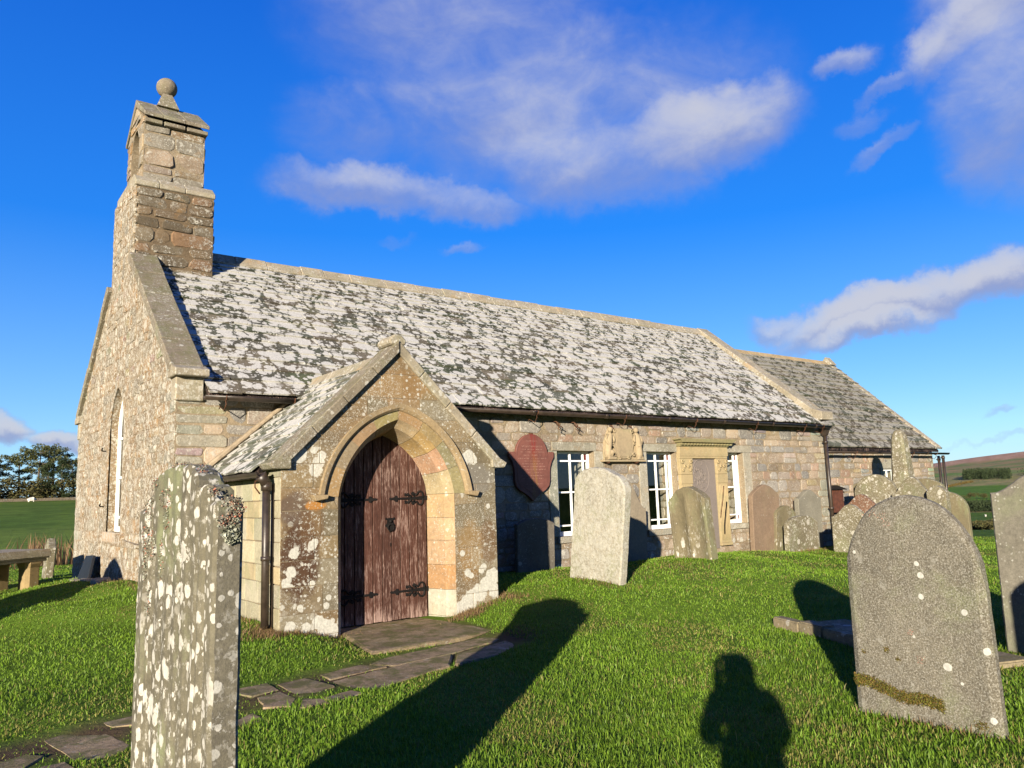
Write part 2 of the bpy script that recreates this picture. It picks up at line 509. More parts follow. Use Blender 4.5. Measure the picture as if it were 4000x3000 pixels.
_stains = [(3.46, .98, .26, .50, (.055, .028, .016), .93), (3.40, 1.52, .22, .20, (.085, .06, .045), .8), (3.62, 1.35, .16, .3, (.10, .055, .025), .6), (6.15, .98, .14, .32, (.11, .062, .03), .7),
           (4.2, 2.35, .5, .16, (.085, .07, .05), .55), (5.9, 1.85, .35, .22, (.14, .13, .115), .6), (3.66, 1.56, .13, .06, (.30, .14, .035), .9), (4.75, 3.05, .5, .22, (.21, .12, .045), .5), (5.85, .9, .2, .4, (.26, .15, .05), .35)]
M['porch'] = stone_mat('porch_ashlar', None, 0.24, darkamt=0.22, darkscale=2.0, lich=((11, 0.22, 0.08, 0.55, 0.85, 1.2), (24, 0.5, 0.08, 0.55, 0.9, 1.1), (50, 0.55, 0.1, 0.5, 0.85, 1.6)),
                       zlich=(0.02, 0.62, 9, 0.75), bump=0.006, spots=_spots, lichcol=(0.46, 0.445, 0.385), stains=_stains, fleck=((26, .545, .60, .9, 1.3), (58, .535, .59, .8, 2.0)))
M['arch'] = stone_mat('arch_stone', None, 0.24, darkamt=0.25, darkscale=3.5, lich=((18, 0.2, 0.08, 0.5, 0.7, 1.4), (42, 0.35, 0.1, 0.45, 0.7, 1.3)), bump=0.004, ochre=.12, fleck=((30, .56, .62, .7, 1.6),))
M['side'] = stone_mat('porch_side_stone', None, 0.24, darkamt=0.25, darkscale=3, lich=((20, 0.25, 0.1, 0.5, 0.5, 1.2), (45, 0.45, 0.1, 0.5, 0.6)), bump=0.006, green=0.3)


def roof_mat(name, zc, zspan, white, cover, greenish=0.35):
    m, g, b, out = new_mat(name)
    vec = g.n('ShaderNodeNewGeometry').outputs['Position']
    tone = g.n('ShaderNodeAttribute', {'attribute_name': 'tone'}).outputs['Color']
    z = g.sep(vec)[2]
    n2 = g.noise(vec, 20, 6, 0.68)
    br = g.step(n2, 0.3, 0.75, 0.6, 1.35, False)
    col = g.mix(1.0, tone, g.n('ShaderNodeCombineXYZ', None, X=br, Y=br, Z=br).outputs[0], 'MULTIPLY')
    gm = g.noise(vec, 1.7, 6, 0.7, 0.4)
    col = g.mix(g.math('MULTIPLY', g.step(gm, 0.54, 0.68), greenish), col, (0.10, 0.11, 0.045))
    low = g.noise(vec, 0.55, 4, 0.6)
    mid = g.noise(vec, 2.6, 5, 0.62)
    hgt = g.step(z, zc - zspan, zc + zspan, 0.0, 1.0, False)
    cov = g.math('ADD', g.math('MULTIPLY', g.math('SUBTRACT', low, 0.5), 1.5), g.math('ADD', g.math('MULTIPLY', g.math('SUBTRACT', mid, 0.5), 0.9), g.math('ADD', g.math('MULTIPLY', hgt, 0.62), cover)))
    lm = None
    for s, k, r0, r1 in ((3.4, 0.05, 0.2, 0.72), (6.0, 0.10, 0.18, 0.68), (10.5, 0.0, 0.15, 0.62), (20, -0.18, 0.1, 0.5)):
        wv = g.vmath('SUBTRACT', g.noise(vec, s * 2.4, 3, 0.6, color=True), (0.5, 0.5, 0.5))
        v2 = g.vmath('ADD', vec, g.vmath('SCALE', wv, scale=0.5 / s))
        d, c = g.voro(v2, s)
        s3 = g.sep(c)
        r = g.step(s3[0], 0, 1, r0, r1, False)
        mk = g.step(g.math('SUBTRACT', r, d), 0.0, 0.09)
        gate = g.step(g.math('SUBTRACT', g.math('ADD', cov, k), s3[1]), -0.02, 0.08)
        mk = g.math('MULTIPLY', mk, gate)
        lm = mk if lm is None else g.math('MAXIMUM', lm, mk)
    wn = g.noise(vec, 45, 4, 0.7)
    wc = g.mix(g.step(wn, 0.3, 0.7), tuple(x * 0.62 for x in white), white)
    col = g.mix(g.math('MULTIPLY', lm, 0.95), col, wc)
    g.put(b.inputs['Base Color'], col)
    b.inputs['Roughness'].default_value = 0.9
    b.inputs['Specular IOR Level'].default_value = 0.12
    h = g.math('ADD', g.noise(vec, 24, 7, 0.65), g.math('MULTIPLY', lm, 0.25))
    g.put(b.inputs['Normal'], g.n('ShaderNodeBump', None, Strength=1.0, Distance=0.006, Height=h).outputs[0])
    return m


M['slate'] = roof_mat('stone_slates', 4.8, 1.7, (0.51, 0.495, 0.45), 0.66)
M['slate_grey'] = roof_mat('grey_stone_slates', 4.2, 1.9, (0.30, 0.285, 0.24), 0.55, 0.2)
M['iron'] = plain('black_iron', (0.008, 0.007, 0.0065), 0.7, 0.0, 0.0015, 70, 0.4, 0.15)
M['pipe'] = plain('brown_black_pipe_paint', (0.030, 0.021, 0.015), 0.42, 0.0, 0.001, 40, 0.35, 0.5)
M['rust'] = plain('rusty_iron', (0.075, 0.032, 0.016), 0.85, 0.0, 0.002, 70, 0.4)
M['white'] = plain('white_window_paint', (0.74, 0.74, 0.72), 0.45, 0.0, 0.0006, 50, 0.04, 0.4)
M['plaster'] = plain('inside_plaster', (0.32, 0.28, 0.21), 0.9, 0.0, 0.003, 30, 0.15)
M['lead'] = plain('mortar_fillet', (0.24, 0.19, 0.13), 0.9, 0.0, 0.006, 30, 0.25)


def glass_mat():
    m, g, b, out = new_mat('window_glass')
    m.node_tree.nodes.remove(b)
    tr = g.n('ShaderNodeBsdfTransparent', None, Color=(0.82, 0.86, 0.84))
    gl = g.n('ShaderNodeBsdfGlossy', None, Color=(0.9, 0.95, 1.0), Roughness=0.02)
    geo = g.n('ShaderNodeNewGeometry')
    cosv = g.math('ABSOLUTE', g.vmath('DOT_PRODUCT', geo.outputs['Normal'], geo.outputs['Incoming']))
    mx = g.n('ShaderNodeMixShader', None, Fac=g.math('ADD', g.math('MULTIPLY', g.math('POWER', g.math('SUBTRACT', 1.0, cosv), 5.0), 0.9), 0.075, True))
    g.put(mx.inputs[1], tr.outputs[0])
    g.put(mx.inputs[2], gl.outputs[0])
    g.put(out.inputs[0], mx.outputs[0])
    return m


M['glass'] = glass_mat()
M['redglass'] = plain('dark_red_glass', (0.10, 0.012, 0.015), 0.15, 0.0, 0, 10, 0.3, 0.6)


def door_mat():
    m, g, b, out = new_mat('worn_door_paint')
    tc = g.n('ShaderNodeNewGeometry').outputs['Position']
    mp = g.n('ShaderNodeMapping', None, Scale=(1.0, 1.0, 0.07))
    g.put(mp.inputs['Vector'], tc)
    tone = g.n('ShaderNodeAttribute', {'attribute_name': 'tone'}).outputs['Color']
    a = g.noise(mp.outputs[0], 60, 7, 0.72)
    f = g.noise(mp.outputs[0], 210, 4, 0.7)
    z = g.sep(tc)[2]
    wear = g.math('ADD', a, g.math('MULTIPLY', g.math('SUBTRACT', f, 0.5), 0.7))
    big = g.noise(tc, 2.3, 4, 0.6)
    wear = g.math('ADD', wear, g.math('MULTIPLY', g.math('SUBTRACT', big, 0.5), 0.35))
    wear = g.math('ADD', wear, g.step(z, 0.30, 0.03, 0.0, 0.14))
    br = g.step(a, 0.3, 0.7, 0.65, 1.3, False)
    col = g.mix(1.0, tone, g.n('ShaderNodeCombineXYZ', None, X=br, Y=br, Z=br).outputs[0], 'MULTIPLY')
    col = g.mix(g.step(wear, 0.52, 0.70), col, (0.25, 0.17, 0.14))
    col = g.mix(g.step(wear, 0.40, 0.28), col, (0.025, 0.012, 0.009))
    g.put(b.inputs['Base Color'], col)
    b.inputs['Roughness'].default_value = 0.7
    b.inputs['Specular IOR Level'].default_value = 0.25
    g.put(b.inputs['Normal'], g.n('ShaderNodeBump', None, Strength=1.0, Distance=0.004, Height=wear).outputs[0])
    return m


M['door'] = door_mat()
# ---------------------------------------------------------------- ground
CP = np.array([
    (0, 0, 0), (-3, 3, 0), (-3, -3, -.02), (3, -2, .02), (0, 4, .02), (2, 3.5, .04), (3.5, 1, .05), (5.2, 2.2, .07), (5.2, 3.1, .06), (4.2, 0, .06), (8, 3, .07), (8, 0, .05),
    (0.5, 6.2, .02), (2.2, 6.5, .02), (3.6, 6.9, .01), (4.9, 7.2, .0), (4.2, 7.25, -.005), (3.3, 6.5, .01), (4.2, 8.4, -.01), (5.2, 8.4, .02), (4.7, 8.7, .0), (4.7, 7.7, .0), (4.1, 7.9, -.01), (5.2, 7.9, .01), (5.3, 8.7, .01), (4.1, 8.75, .0), (5.42, 8.2, .03), (5.2, 9.1, .0), (4.4, 9.1, .0),
    (3.2, 8.6, .16), (3.3, 8.0, .13), (2.6, 8.2, .12), (3.0, 9.3, .24), (2.9, 11, .40), (2.0, 9.5, .16), (1.8, 12.5, .34), (2.5, 12.2, .50), (2.5, 13.2, .50), (2.4, 15, .40), (2.3, 16.6, .30), (2.3, 18.6, .20),
    (0.5, 8.5, .06), (0.5, 11, .10), (0.8, 14, .15), (0.8, 17, .14), (1.5, 20, .12), (2.2, 21, .11), (0, 22, .08), (3, 23, .1),
    (5.75, 8.45, .14), (6.3, 8.6, .27), (6.1, 7.9, .20), (5.8, 7.2, .10), (7, 8.8, .34), (7.8, 8.5, .36), (7.8, 7.3, .30), (8.4, 9.8, .36), (6.6, 10.5, .33), (8.6, 11, .25),
    (6.5, 6.2, .12), (7.2, 5.2, .10), (5, 5.4, .06), (10.4, 8.8, .44), (9.2, 8.6, .42), (9.4, 7.2, .34), (9, 6, .2), (11.5, 9.6, .42), (11.6, 11.1, .22), (10.4, 11.2, .22), (13, 11.2, .20), (13, 9.4, .34), (15, 11, .06), (15, 9, .12), (12.5, 7, .22),
    (12, 4.5, .1), (16.4, 10.6, .10), (17, 11.2, .04), (19, 11.3, .03), (16, 9.2, .14), (17.4, 9.7, .12), (18.5, 10, .12), (20, 10, .12), (18.3, 8.5, .12), (17.4, 7.7, .1), (24, 11.6, 0), (26.5, 11.6, -.05), (22, 8, .05), (16, 5, .06), (24, 4, -.05),
    (10, 15, .2), (20, 20, 0), (28, 16, -.1), (-8, 12, .05), (-10, 0, 0), (0, -10, 0), (10, -8, .02), (20, -5, 0)], float)


def near_h(x, y):
    d2 = (x[..., None] - CP[:, 0]) ** 2 + (y[..., None] - CP[:, 1]) ** 2
    w = 1.0 / (d2 + 0.18) ** 1.9
    z = (w * CP[:, 2]).sum(-1) / w.sum(-1)
    z = z + 0.012 * np.sin(x * 2.1 + 1.3 * np.sin(y * 1.7)) * np.cos(y * 2.4 + .6) + 0.006 * np.sin(x * 5.3 + y * 3.1)
    return z


LR = ([0, 24, 60, 155, 175, 300, 800, 3000, 9000], [.1, .08, .85, 3.35, 3.9, 4.5, 9, 26, 40])
RR = ([0, 30, 60, 330, 380, 410, 430, 700, 900, 1050, 1250, 2000, 2300, 2600, 4000, 9000], [0, -.1, -2.1, -11.6, -11.9, -12.2, -7.6, -4.4, 1.6, 6.5, 12.5, 38, 60, 66, 40, 30])
BR = ([0, 30, 100, 400, 1500, 9000], [0, 0, -.6, 1, 12, 60])


def far_h(x, y):
    r = np.hypot(x, y)
    az = np.degrees(np.arctan2(x, y))
    l = np.interp(r, *LR)
    q = np.interp(r, *RR)
    f = np.clip(0.84 + (az - 65.8) * 0.066, 0.5, 2.2)
    q = np.where(q > 0, q * f, q)
    q = q + np.where(r > 450, 0.8 * np.sin(az * 0.9 + r * .004) * np.clip((r - 450) / 500, 0, 1), 0)
    bk = np.interp(r, *BR)
    wr = np.clip((az - 20) / 30, 0, 1) * np.clip((120 - az) / 25, 0, 1)
    wr = wr * wr * (3 - 2 * wr)
    wl = np.clip((az + 60) / 30, 0, 1) * np.clip((45 - az) / 20, 0, 1) * (1 - wr)
    return wr * q + wl * l + (1 - wr - wl).clip(0, 1) * bk


def ground_h(x, y):
    x = np.asarray(x, float)
    y = np.asarray(y, float)
    r = np.hypot(x, y)
    t = np.clip((r - 24) / 16, 0, 1)
    t = t * t * (3 - 2 * t)
    n = near_h(x, y)
    return (1 - t) * n + t * far_h(x, y)


def gz(x, y):
    return float(ground_h(np.array([float(x)]), np.array([float(y)]))[0])


def fbm2(x, y, s, seed=0, octv=4):
    """cheap smooth pseudo noise, 0..1"""
    rs = np.random.RandomState(seed)
    v = np.zeros_like(x)
    a = 1.0
    t = 0
    for o in range(octv):
        for k in range(4):
            th = rs.uniform(0, 6.28)
            v += a * np.sin((x * math.cos(th) + y * math.sin(th)) * s * rs.uniform(.7, 1.4) * 6.28 + rs.uniform(0, 6.28)) / 2
        t += a
        a *= .55
        s *= 2.1
    return np.clip(.5 + v / t / 2.6, 0, 1)


PATHS = [
    [(4.02, 8.80), (4.12, 9.32), (5.44, 9.32), (5.50, 8.80), (5.40, 7.69), (5.07, 7.60), (3.72, 7.47), (3.80, 8.0)],
    [(3.77, 7.29), (5.30, 7.54), (5.47, 7.36), (4.40, 6.97), (3.66, 6.86), (3.48, 7.09)],
    [(4.39, 6.90), (5.25, 7.18), (5.35, 6.98), (4.66, 6.55), (4.27, 6.50), (4.10, 6.48)],
    [(2.92, 6.70), (3.67, 6.83), (4.33, 6.90), (4.04, 6.47), (3.23, 6.20), (2.97, 6.19)],
    [(2.52, 6.90), (2.81, 6.98), (2.87, 6.47), (2.66, 6.33), (2.50, 6.31)],
    [(2.24, 6.57), (2.45, 6.62), (2.46, 6.28), (2.34, 6.09), (2.17, 6.22)],
    [(2.61, 6.13), (2.89, 6.21), (2.94, 6.05), (2.65, 5.98)],
    [(1.86, 6.00), (2.06, 6.14), (2.08, 5.92), (1.93, 5.84), (1.83, 5.84)],
    [(0.73, 6.53), (0.87, 6.61), (1.09, 6.49), (1.20, 5.92), (1.03, 5.81), (0.83, 5.88)],
    [(1.13, 6.68), (1.35, 6.72), (1.30, 6.44), (1.15, 6.50)],
    [(0.30, 6.10), (0.60, 6.21), (0.70, 6.10), (0.50, 5.80), (0.30, 5.85)],
    [(0.63, 5.85), (0.78, 5.85), (0.83, 5.62), (0.70, 5.55)],
    [(1.42, 6.55), (1.75, 6.60), (1.80, 6.10), (1.40, 6.05)],
    [(-0.3, 6.0), (0.2, 6.1), (0.2, 5.6), (-0.3, 5.5)],
    [(2.12, 6.95), (2.46, 7.0), (2.46, 6.68), (2.20, 6.62)],
    [(2.96, 7.05), (3.42, 7.12), (3.58, 6.87), (2.95, 6.75)],
    [(1.40, 7.0), (2.05, 7.02), (2.10, 6.66), (1.45, 6.68)],
    [(2.50, 6.24), (2.60, 6.12), (2.60, 5.95), (2.36, 5.98)]]


def in_poly(x, y, poly, grow=0.0):
    p = np.array(poly)
    c = p.mean(0)
    p = c + (p - c) * (1 + grow)
    ins = np.zeros(x.shape, bool)
    j = len(p) - 1
    for i in range(len(p)):
        cond = ((p[i, 1] > y) != (p[j, 1] > y)) & (x < (p[j, 0] - p[i, 0]) * (y - p[i, 1]) / (p[j, 1] - p[i, 1] + 1e-12) + p[i, 0])
        ins ^= cond
        j = i
    return ins


# polar sheet reaching the horizon
rr = np.concatenate((np.linspace(0.15, 14, 110), np.geomspace(14.2, 40, 60), np.geomspace(41.5, 9000, 150)))
aa = np.radians(np.concatenate((np.arange(-10, 95, 0.5), np.arange(95, 350, 3.0))))
RRg, AAg = np.meshgrid(rr, aa, indexing='ij')
gx, gy = RRg * np.sin(AAg), RRg * np.cos(AAg)
gzv = ground_h(gx, gy)
onp = np.zeros(gx.shape, bool)
for p in PATHS:
    onp |= in_poly(gx, gy, p, .05)
nr, na = gx.shape
verts = np.stack((gx, gy, gzv), -1).reshape(-1, 3)
verts = np.vstack((verts, [[0, 0, gz(0, 0)]]))
I, J = np.meshgrid(np.arange(nr - 1), np.arange(na), indexing='ij')
J2 = (J + 1) % na
quads = np.stack((I * na + J, I * na + J2, (I + 1) * na + J2, (I + 1) * na + J), -1).reshape(-1, 4)
tri = np.stack((np.full(na, nr * na), (np.arange(na) + 1) % na, np.arange(na)), -1)
flat = np.concatenate((quads.ravel(), tri.ravel()))
cnts = np.concatenate((np.full(len(quads), 4), np.full(na, 3)))
# colours of the land
azd = np.degrees(np.arctan2(gx, gy))
colr = np.zeros(gx.shape + (3,))
soil = np.array((.080, .135, .015))
colr[:] = soil
nA = fbm2(gx, gy, 1 / 220, 3)
nB = fbm2(gx, gy, 1 / 45, 5)
far = RRg > 26
green = np.array((.058, .105, .016))
colr[far] = green
right = (azd > 40) & (azd < 130)


def band(mask, c, c2=None, n=None, lo=.45, hi=.6):
    if c2 is None:
        colr[mask] = c
    else:
        t = np.clip((n - lo) / (hi - lo), 0, 1)[..., None]
        colr[mask] = ((1 - t) * np.array(c) + t * np.array(c2))[mask]


wob = RRg * (1 + .06 * (nA - .5))
band(right & (wob > 40) & (wob < 425), (.085, .150, .022), (.105, .165, .03), nB, .3, .7)
band(right & (wob > 382) & (wob < 390), (.20, .17, .07))
band(right & (wob > 392) & (wob < 428), (.075, .085, .03), (.11, .085, .04), nB)
band(right & (wob > 428) & (wob < 735), (.085, .165, .022), (.10, .18, .03), nB, .3, .7)
band(right & (wob > 735) & (wob < 1090), (.20, .20, .075), (.27, .22, .10), nB)
band(right & (wob > 1090) & (wob < 1240), (.13, .21, .05), (.21, .20, .08), nB, .5, .7)
band(right & (wob > 1240) & (wob < 2080), (.155, .185, .065), (.30, .20, .10), nA, .45, .65)
band(right & (wob > 2080), (.34, .20, .13), (.40, .25, .16), nB)
left = (azd > -30) & (azd < 25) & (RRg > 26)
band(left & (RRg < 157), (.080, .135, .018), (.120, .175, .028), nB, .3, .7)
band(left & (RRg >= 157), (.07, .08, .025))
wpath = np.exp(-((gy - 6.45 - (gx - 1.5) * .20) / .42) ** 2) * (gx < 5.6) * (gx > -1.5)
wpath = np.maximum(wpath, np.exp(-(((gx - 4.75) / .75) ** 4 + ((gy - 8.1) / .75) ** 4)))
wpath = np.clip(wpath * 1.3 - .25 + .5 * (fbm2(gx, gy, 1.2, 61, 3) - .5), 0, 1)[..., None]
colr = colr * (1 - wpath) + np.array((.085, .058, .032)) * wpath
colr = np.vstack((colr.reshape(-1, 3), soil))


def ground_mat():
    m, g, b, out = new_mat('turf_and_fields')
    pos = g.n('ShaderNodeNewGeometry').outputs['Position']
    land = g.n('ShaderNodeAttribute', {'attribute_name': 'land'}).outputs['Color']
    d = g.vmath('LENGTH', pos)
    n1 = g.noise(pos, 1.3, 6, 0.65)
    n2 = g.noise(pos, 13, 6, 0.7)
    n3 = g.noise(pos, 0.11, 6, 0.65)
    nn = g.math('ADD', g.math('MULTIPLY', n1, .4), g.math('ADD', g.math('MULTIPLY', n2, .35), g.math('MULTIPLY', n3, .35)))
    n4 = g.noise(pos, .45, 7, .72)
    nn = g.math('ADD', nn, g.math('MULTIPLY', g.math('MULTIPLY', g.math('SUBTRACT', n4, .5), .9), g.step(d, 20, 60)))
    br = g.step(nn, .35, .75, .55, 1.5, False)
    c = g.mix(1.0, land, g.n('ShaderNodeCombineXYZ', None, X=br, Y=br, Z=br).outputs[0], 'MULTIPLY')
    nearf = g.step(d, 30, 20)
    c = g.mix(g.math('MULTIPLY', nearf, g.step(n1, .55, .72, 0, .55)), c, (.085, .062, .026))
    g.put(b.inputs['Base Color'], c)
    b.inputs['Roughness'].default_value = 0.95
    b.inputs['Specular IOR Level'].default_value = 0.05
    bp = g.n('ShaderNodeBump', None, Strength=1.0, Distance=g.step(d, 20, 300, .03, .5, False), Height=g.math('ADD', n2, g.math('MULTIPLY', n1, 1.5)))
    g.put(b.inputs['Normal'], bp.outputs[0])
    return m


M['ground'] = ground_mat()
ground = from_np('ground', verts, flat, cnts, M['ground'], attr=[('land', 'POINT', colr)], smooth=True)
kind(ground, 'structure')

# path of worn flags
rng = random.Random(4)
M['flag'] = stone_mat('flagstone', (0.25, 0.185, 0.11), 0.45, dark=(.075, .052, .033), darkamt=.55, darkscale=3.0, lich=((11, .2, .1, .55, .5, 1.2), (30, .3, .1, .5, .45, 2.0)), fleck=((20, .58, .66, .5, 1.5),), bump=0.012, green=.25, moss=.7)
bm = bmesh.new()
for k, p in enumerate(PATHS):
    c = np.mean(np.array(p), 0)
    n0 = len(p)
    ring = []
    for i in range(n0):
        a, b2 = Vector(p[i]), Vector(p[(i + 1) % n0])
        L = (b2 - a).length
        st = max(2, int(L / .09))
        for s in range(st):
            q = a.lerp(b2, s / st)
            nz = mnoise.noise_vector((q.x * 7, q.y * 7, k)) * .018
            ring.append((q.x + nz.x, q.y + nz.y))
    zt = max(gz(x, y) for x, y in p) if k == 0 else None
    tilt = (rng.uniform(-.01, .01), rng.uniform(-.012, .012))
    zc = gz(*c) + 0.006 if k else .040

    def top(x, y):
        return zc + (x - c[0]) * tilt[0] + (y - c[1]) * tilt[1] + .006 * mnoise.noise((x * 4, y * 4, k * 3.1))
    va = [bm.verts.new((x, y, top(x, y) - .10)) for x, y in ring]
    vb = [bm.verts.new((x, y, top(x, y) - .012)) for x, y in ring]
    vc = [bm.verts.new((c[0] + (x - c[0]) * .965, c[1] + (y - c[1]) * .965, top(x, y))) for x, y in ring]
    for ra_, rb_ in ((va, vb), (vb, vc)):
        for i in range(len(ring)):
            bm.faces.new((ra_[i], ra_[(i + 1) % len(ring)], rb_[(i + 1) % len(ring)], rb_[i]))
    bm.faces.new(vc)
kind(from_bm('path', bm, M['flag']), 'structure')


# ---------------------------------------------------------------- grass
def grass_mat():
    m, g, b, out = new_mat('grass_blades')
    c = g.n('ShaderNodeAttribute', {'attribute_name': 'blade'}).outputs['Color']
    g.put(b.inputs['Base Color'], c)
    b.inputs['Roughness'].default_value = 0.5
    b.inputs['Specular IOR Level'].default_value = 0.22
    tl = g.n('ShaderNodeBsdfTranslucent', None, Color=c)
    mx = g.n('ShaderNodeMixShader', None, Fac=0.30)
    g.put(mx.inputs[1], b.outputs[0])
    g.put(mx.inputs[2], tl.outputs[0])
    g.put(out.inputs[0], mx.outputs[0])
    return m


M['grass'] = grass_mat()
BLOCKED = [[(3.24, 8.8), (6.29, 8.8), (6.29, 11.4), (3.24, 11.4)], [(2.55, 11.4), (26, 11.4), (26, 19), (2.45, 19)],
           [(5.2, 2.15), (5.3, 2.15), (5.3, 3.07), (5.2, 3.07)], [(.73, 2.62), (.83, 2.62), (.83, 3.7), (.73, 3.7)]]


def blades(x, y, h, w, cols, rs, lean=.55, name='grass', mat=None, zoff=0.0):
    n = len(x)
    z = ground_h(x, y) - .006 + zoff
    th = rs.uniform(0, 2 * np.pi, n)
    ld = rs.uniform(0, 2 * np.pi, n)
    ln = np.abs(rs.normal(0, lean, n)).clip(0, 1.3) * h
    dx, dy = np.cos(th) * w / 2, np.sin(th) * w / 2
    lx, ly = np.cos(ld) * ln, np.sin(ld) * ln
    hh = np.sqrt(np.maximum(h * h - (ln * .75) ** 2, (h * .3) ** 2))
    V = np.zeros((n, 5, 3))
    V[:, 0] = np.stack((x - dx, y - dy, z), -1)
    V[:, 1] = np.stack((x + dx, y + dy, z), -1)
    V[:, 2] = np.stack((x + dx * .8 + lx * .35, y + dy * .8 + ly * .35, z + hh * .6), -1)
    V[:, 3] = np.stack((x - dx * .8 + lx * .35, y - dy * .8 + ly * .35, z + hh * .6), -1)
    V[:, 4] = np.stack((x + lx, y + ly, z + hh), -1)
    base = np.arange(n)[:, None] * 5
    F = np.concatenate((base + np.array([0, 1, 2, 3]), base + np.array([3, 2, 4])), 1)
    cn = np.tile([4, 3], n)
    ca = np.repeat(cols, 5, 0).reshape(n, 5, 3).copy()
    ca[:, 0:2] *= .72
    return from_np(name, V.reshape(-1, 3), F.ravel(), cn, mat or M['grass'], attr=[('blade', 'POINT', ca.reshape(-1, 3))])


rs = np.random.RandomState(11)
N = 1180000
u = rs.uniform(0, 1, N)
r0, r1 = 1.2, 25.0
r = (np.sqrt(r0) + u * (np.sqrt(r1) - np.sqrt(r0))) ** 2
az = np.radians(rs.uniform(-20, 92, N))
x, y = r * np.sin(az), r * np.cos(az)
ok = np.ones(N, bool)
for p in BLOCKED:
    ok &= ~in_poly(x, y, p)
edge = fbm2(x, y, 1.6, 31, 3)
for i, p in enumerate(PATHS):
    ok &= ~(in_poly(x, y, p, -.02) & (edge < .80))
ok &= ~(in_poly(x, y, PATHS[0], .02) & (edge < .95))
dry = fbm2(x, y, .42, 8, 4)
thin = fbm2(x, y, .9, 18, 4)
ok &= rs.uniform(0, 1, N) < np.clip(1.25 - (thin - .42) * 1.5, .45, 1)
# worn ground between the flags
worn = (np.abs((y - 6.45) - (x - 1.5) * .20) < .45) & (x < 5.3) & (x > -1.0)
ok &= ~(worn & (rs.uniform(0, 1, N) < .78))
x, y, r, dry, thin, worn = x[ok], y[ok], r[ok], dry[ok], thin[ok], worn[ok]
n = len(x)
g1 = np.array((.070, .140, .010))
g2 = np.array((.138, .215, .020))
g3 = np.array((.21, .195, .055))
t = rs.uniform(0, 1, n)[:, None]
lush = fbm2(x, y, .25, 44, 3)[:, None]
cols = (1 - t) * g1 + t * g2
cols *= (.80 + .5 * lush) * (1 + .018 * np.minimum(r, 12))[:, None]
dd = np.clip((dry - .52) / .16, 0, 1)
isdry = rs.uniform(0, 1, n) < (.05 + .5 * dd)
cols[isdry] = (g3 * rs.uniform(.6, 1.25, (n, 1)))[isdry]
cols = cols * rs.uniform(.75, 1.25, (n, 1))
h = rs.gamma(5, .0052, n).clip(.012, .065) * (1 + .35 * (1 - dd)) * (1 - .022 * np.minimum(r, 12))
h = np.where(worn, h * .6, h)
w = rs.uniform(.0030, .0054, n) * (1 + .10 * r)
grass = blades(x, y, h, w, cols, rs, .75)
kind(grass, 'stuff')

# straw and longer dead grass round the foot of the porch
P = []
for (cx, cy, sx, sy, k) in ((3.14, 8.86, .16, .12, 1500), (3.35, 8.70, .28, .05, 380), (3.75, 8.70, .25, .05, 220), (3.1, 9.7, .08, .6, 450), (5.66, 8.62, .13, .10, 1200), (5.95, 8.66, .2, .06, 450), (6.4, 8.8, .10, .25, 700),
                            (5.12, 2.5, .05, .25, 160), (7.75, 8.3, .15, .5, 500), (2.5, 12.4, .1, .6, 400), (2.4, 15, .12, 1.2, 400), (16.5, 10.4, .5, .08, 500), (9.3, 8.2, .6, .4, 500)):
    P.append(np.stack((rs.normal(cx, sx, k), rs.normal(cy, sy, k)), -1))
P = np.concatenate(P)
sel = np.ones(len(P), bool)
for p in BLOCKED:
    sel &= ~in_poly(P[:, 0], P[:, 1], p)
P = P[sel]
n = len(P)
cols = np.array((.24, .155, .075)) * rs.uniform(.45, 1.25, (n, 1)) * np.array([1, 1, 1])
straw = blades(P[:, 0], P[:, 1], rs.uniform(.03, .085, n), rs.uniform(.004, .007, n), cols, rs, 1.2, 'dead_grass')
kind(straw, 'stuff')
# ---------------------------------------------------------------- church
church = thing('church', 'low stone church with gabled porch, bell gable at its end and lichened stone slate roof', 'church', (2.68, 11.4, 0))
CH = church.location.copy()


def part(name, bm, mats, parent=church, smooth=False, recalc=True):
    """mesh given in world coordinates, hung under the church"""
    o = from_bm(name, bm, mats, None, None, smooth, recalc)
    o.parent = parent
    o.matrix_parent_inverse = Matrix.Translation(-CH) if parent is church else Matrix.Identity(4)
    return o


SX = lambda y: 2.68 - .03 * (y - 11.4)          # the west gable stands a little askew
P_S = lambda u, z, d: Vector((u, 11.4 - d, z))
P_W = lambda u, z, d: Vector((SX(u) - d, u, z))
P_CS = lambda u, z, d: Vector((u, 11.8 - d, z))
P_PF = lambda u, z, d: Vector((u, 8.8 - d, z))
P_PW = lambda u, z, d: Vector((3.24 - d, u, z))
P_PE = lambda u, z, d: Vector((6.29 + d, u, z))

BUFF = [(0.279, 0.216, 0.158), (0.238, 0.191, 0.145), (0.251, 0.209, 0.172), (0.21, 0.184, 0.154), (0.301, 0.238, 0.172), (0.216, 0.166, 0.116), (0.199, 0.187, 0.172), (0.266, 0.18, 0.129), (0.238, 0.216, 0.188), (0.181, 0.169, 0.154)]
GREYS = [(0.24, 0.224, 0.176), (0.272, 0.248, 0.192), (0.224, 0.224, 0.176)]
GAB = [(.245, .18, .105), (.215, .168, .108), (.25, .165, .085), (.265, .205, .13), (.195, .16, .11), (.255, .165, .085), (.225, .195, .14)]
TOW = [(.115, .085, .055), (.145, .105, .065), (.095, .075, .05), (.13, .105, .072), (.16, .10, .058), (.12, .10, .066)]
BEL = [(0.21, 0.161, 0.115), (0.182, 0.154, 0.115), (0.238, 0.168, 0.105), (0.189, 0.168, 0.133), (0.217, 0.182, 0.126)]
POR = [(0.16, 0.121, 0.069), (0.176, 0.136, 0.082), (0.148, 0.121, 0.076), (0.183, 0.136, 0.074), (0.156, 0.133, 0.09), (0.168, 0.117, 0.062)]
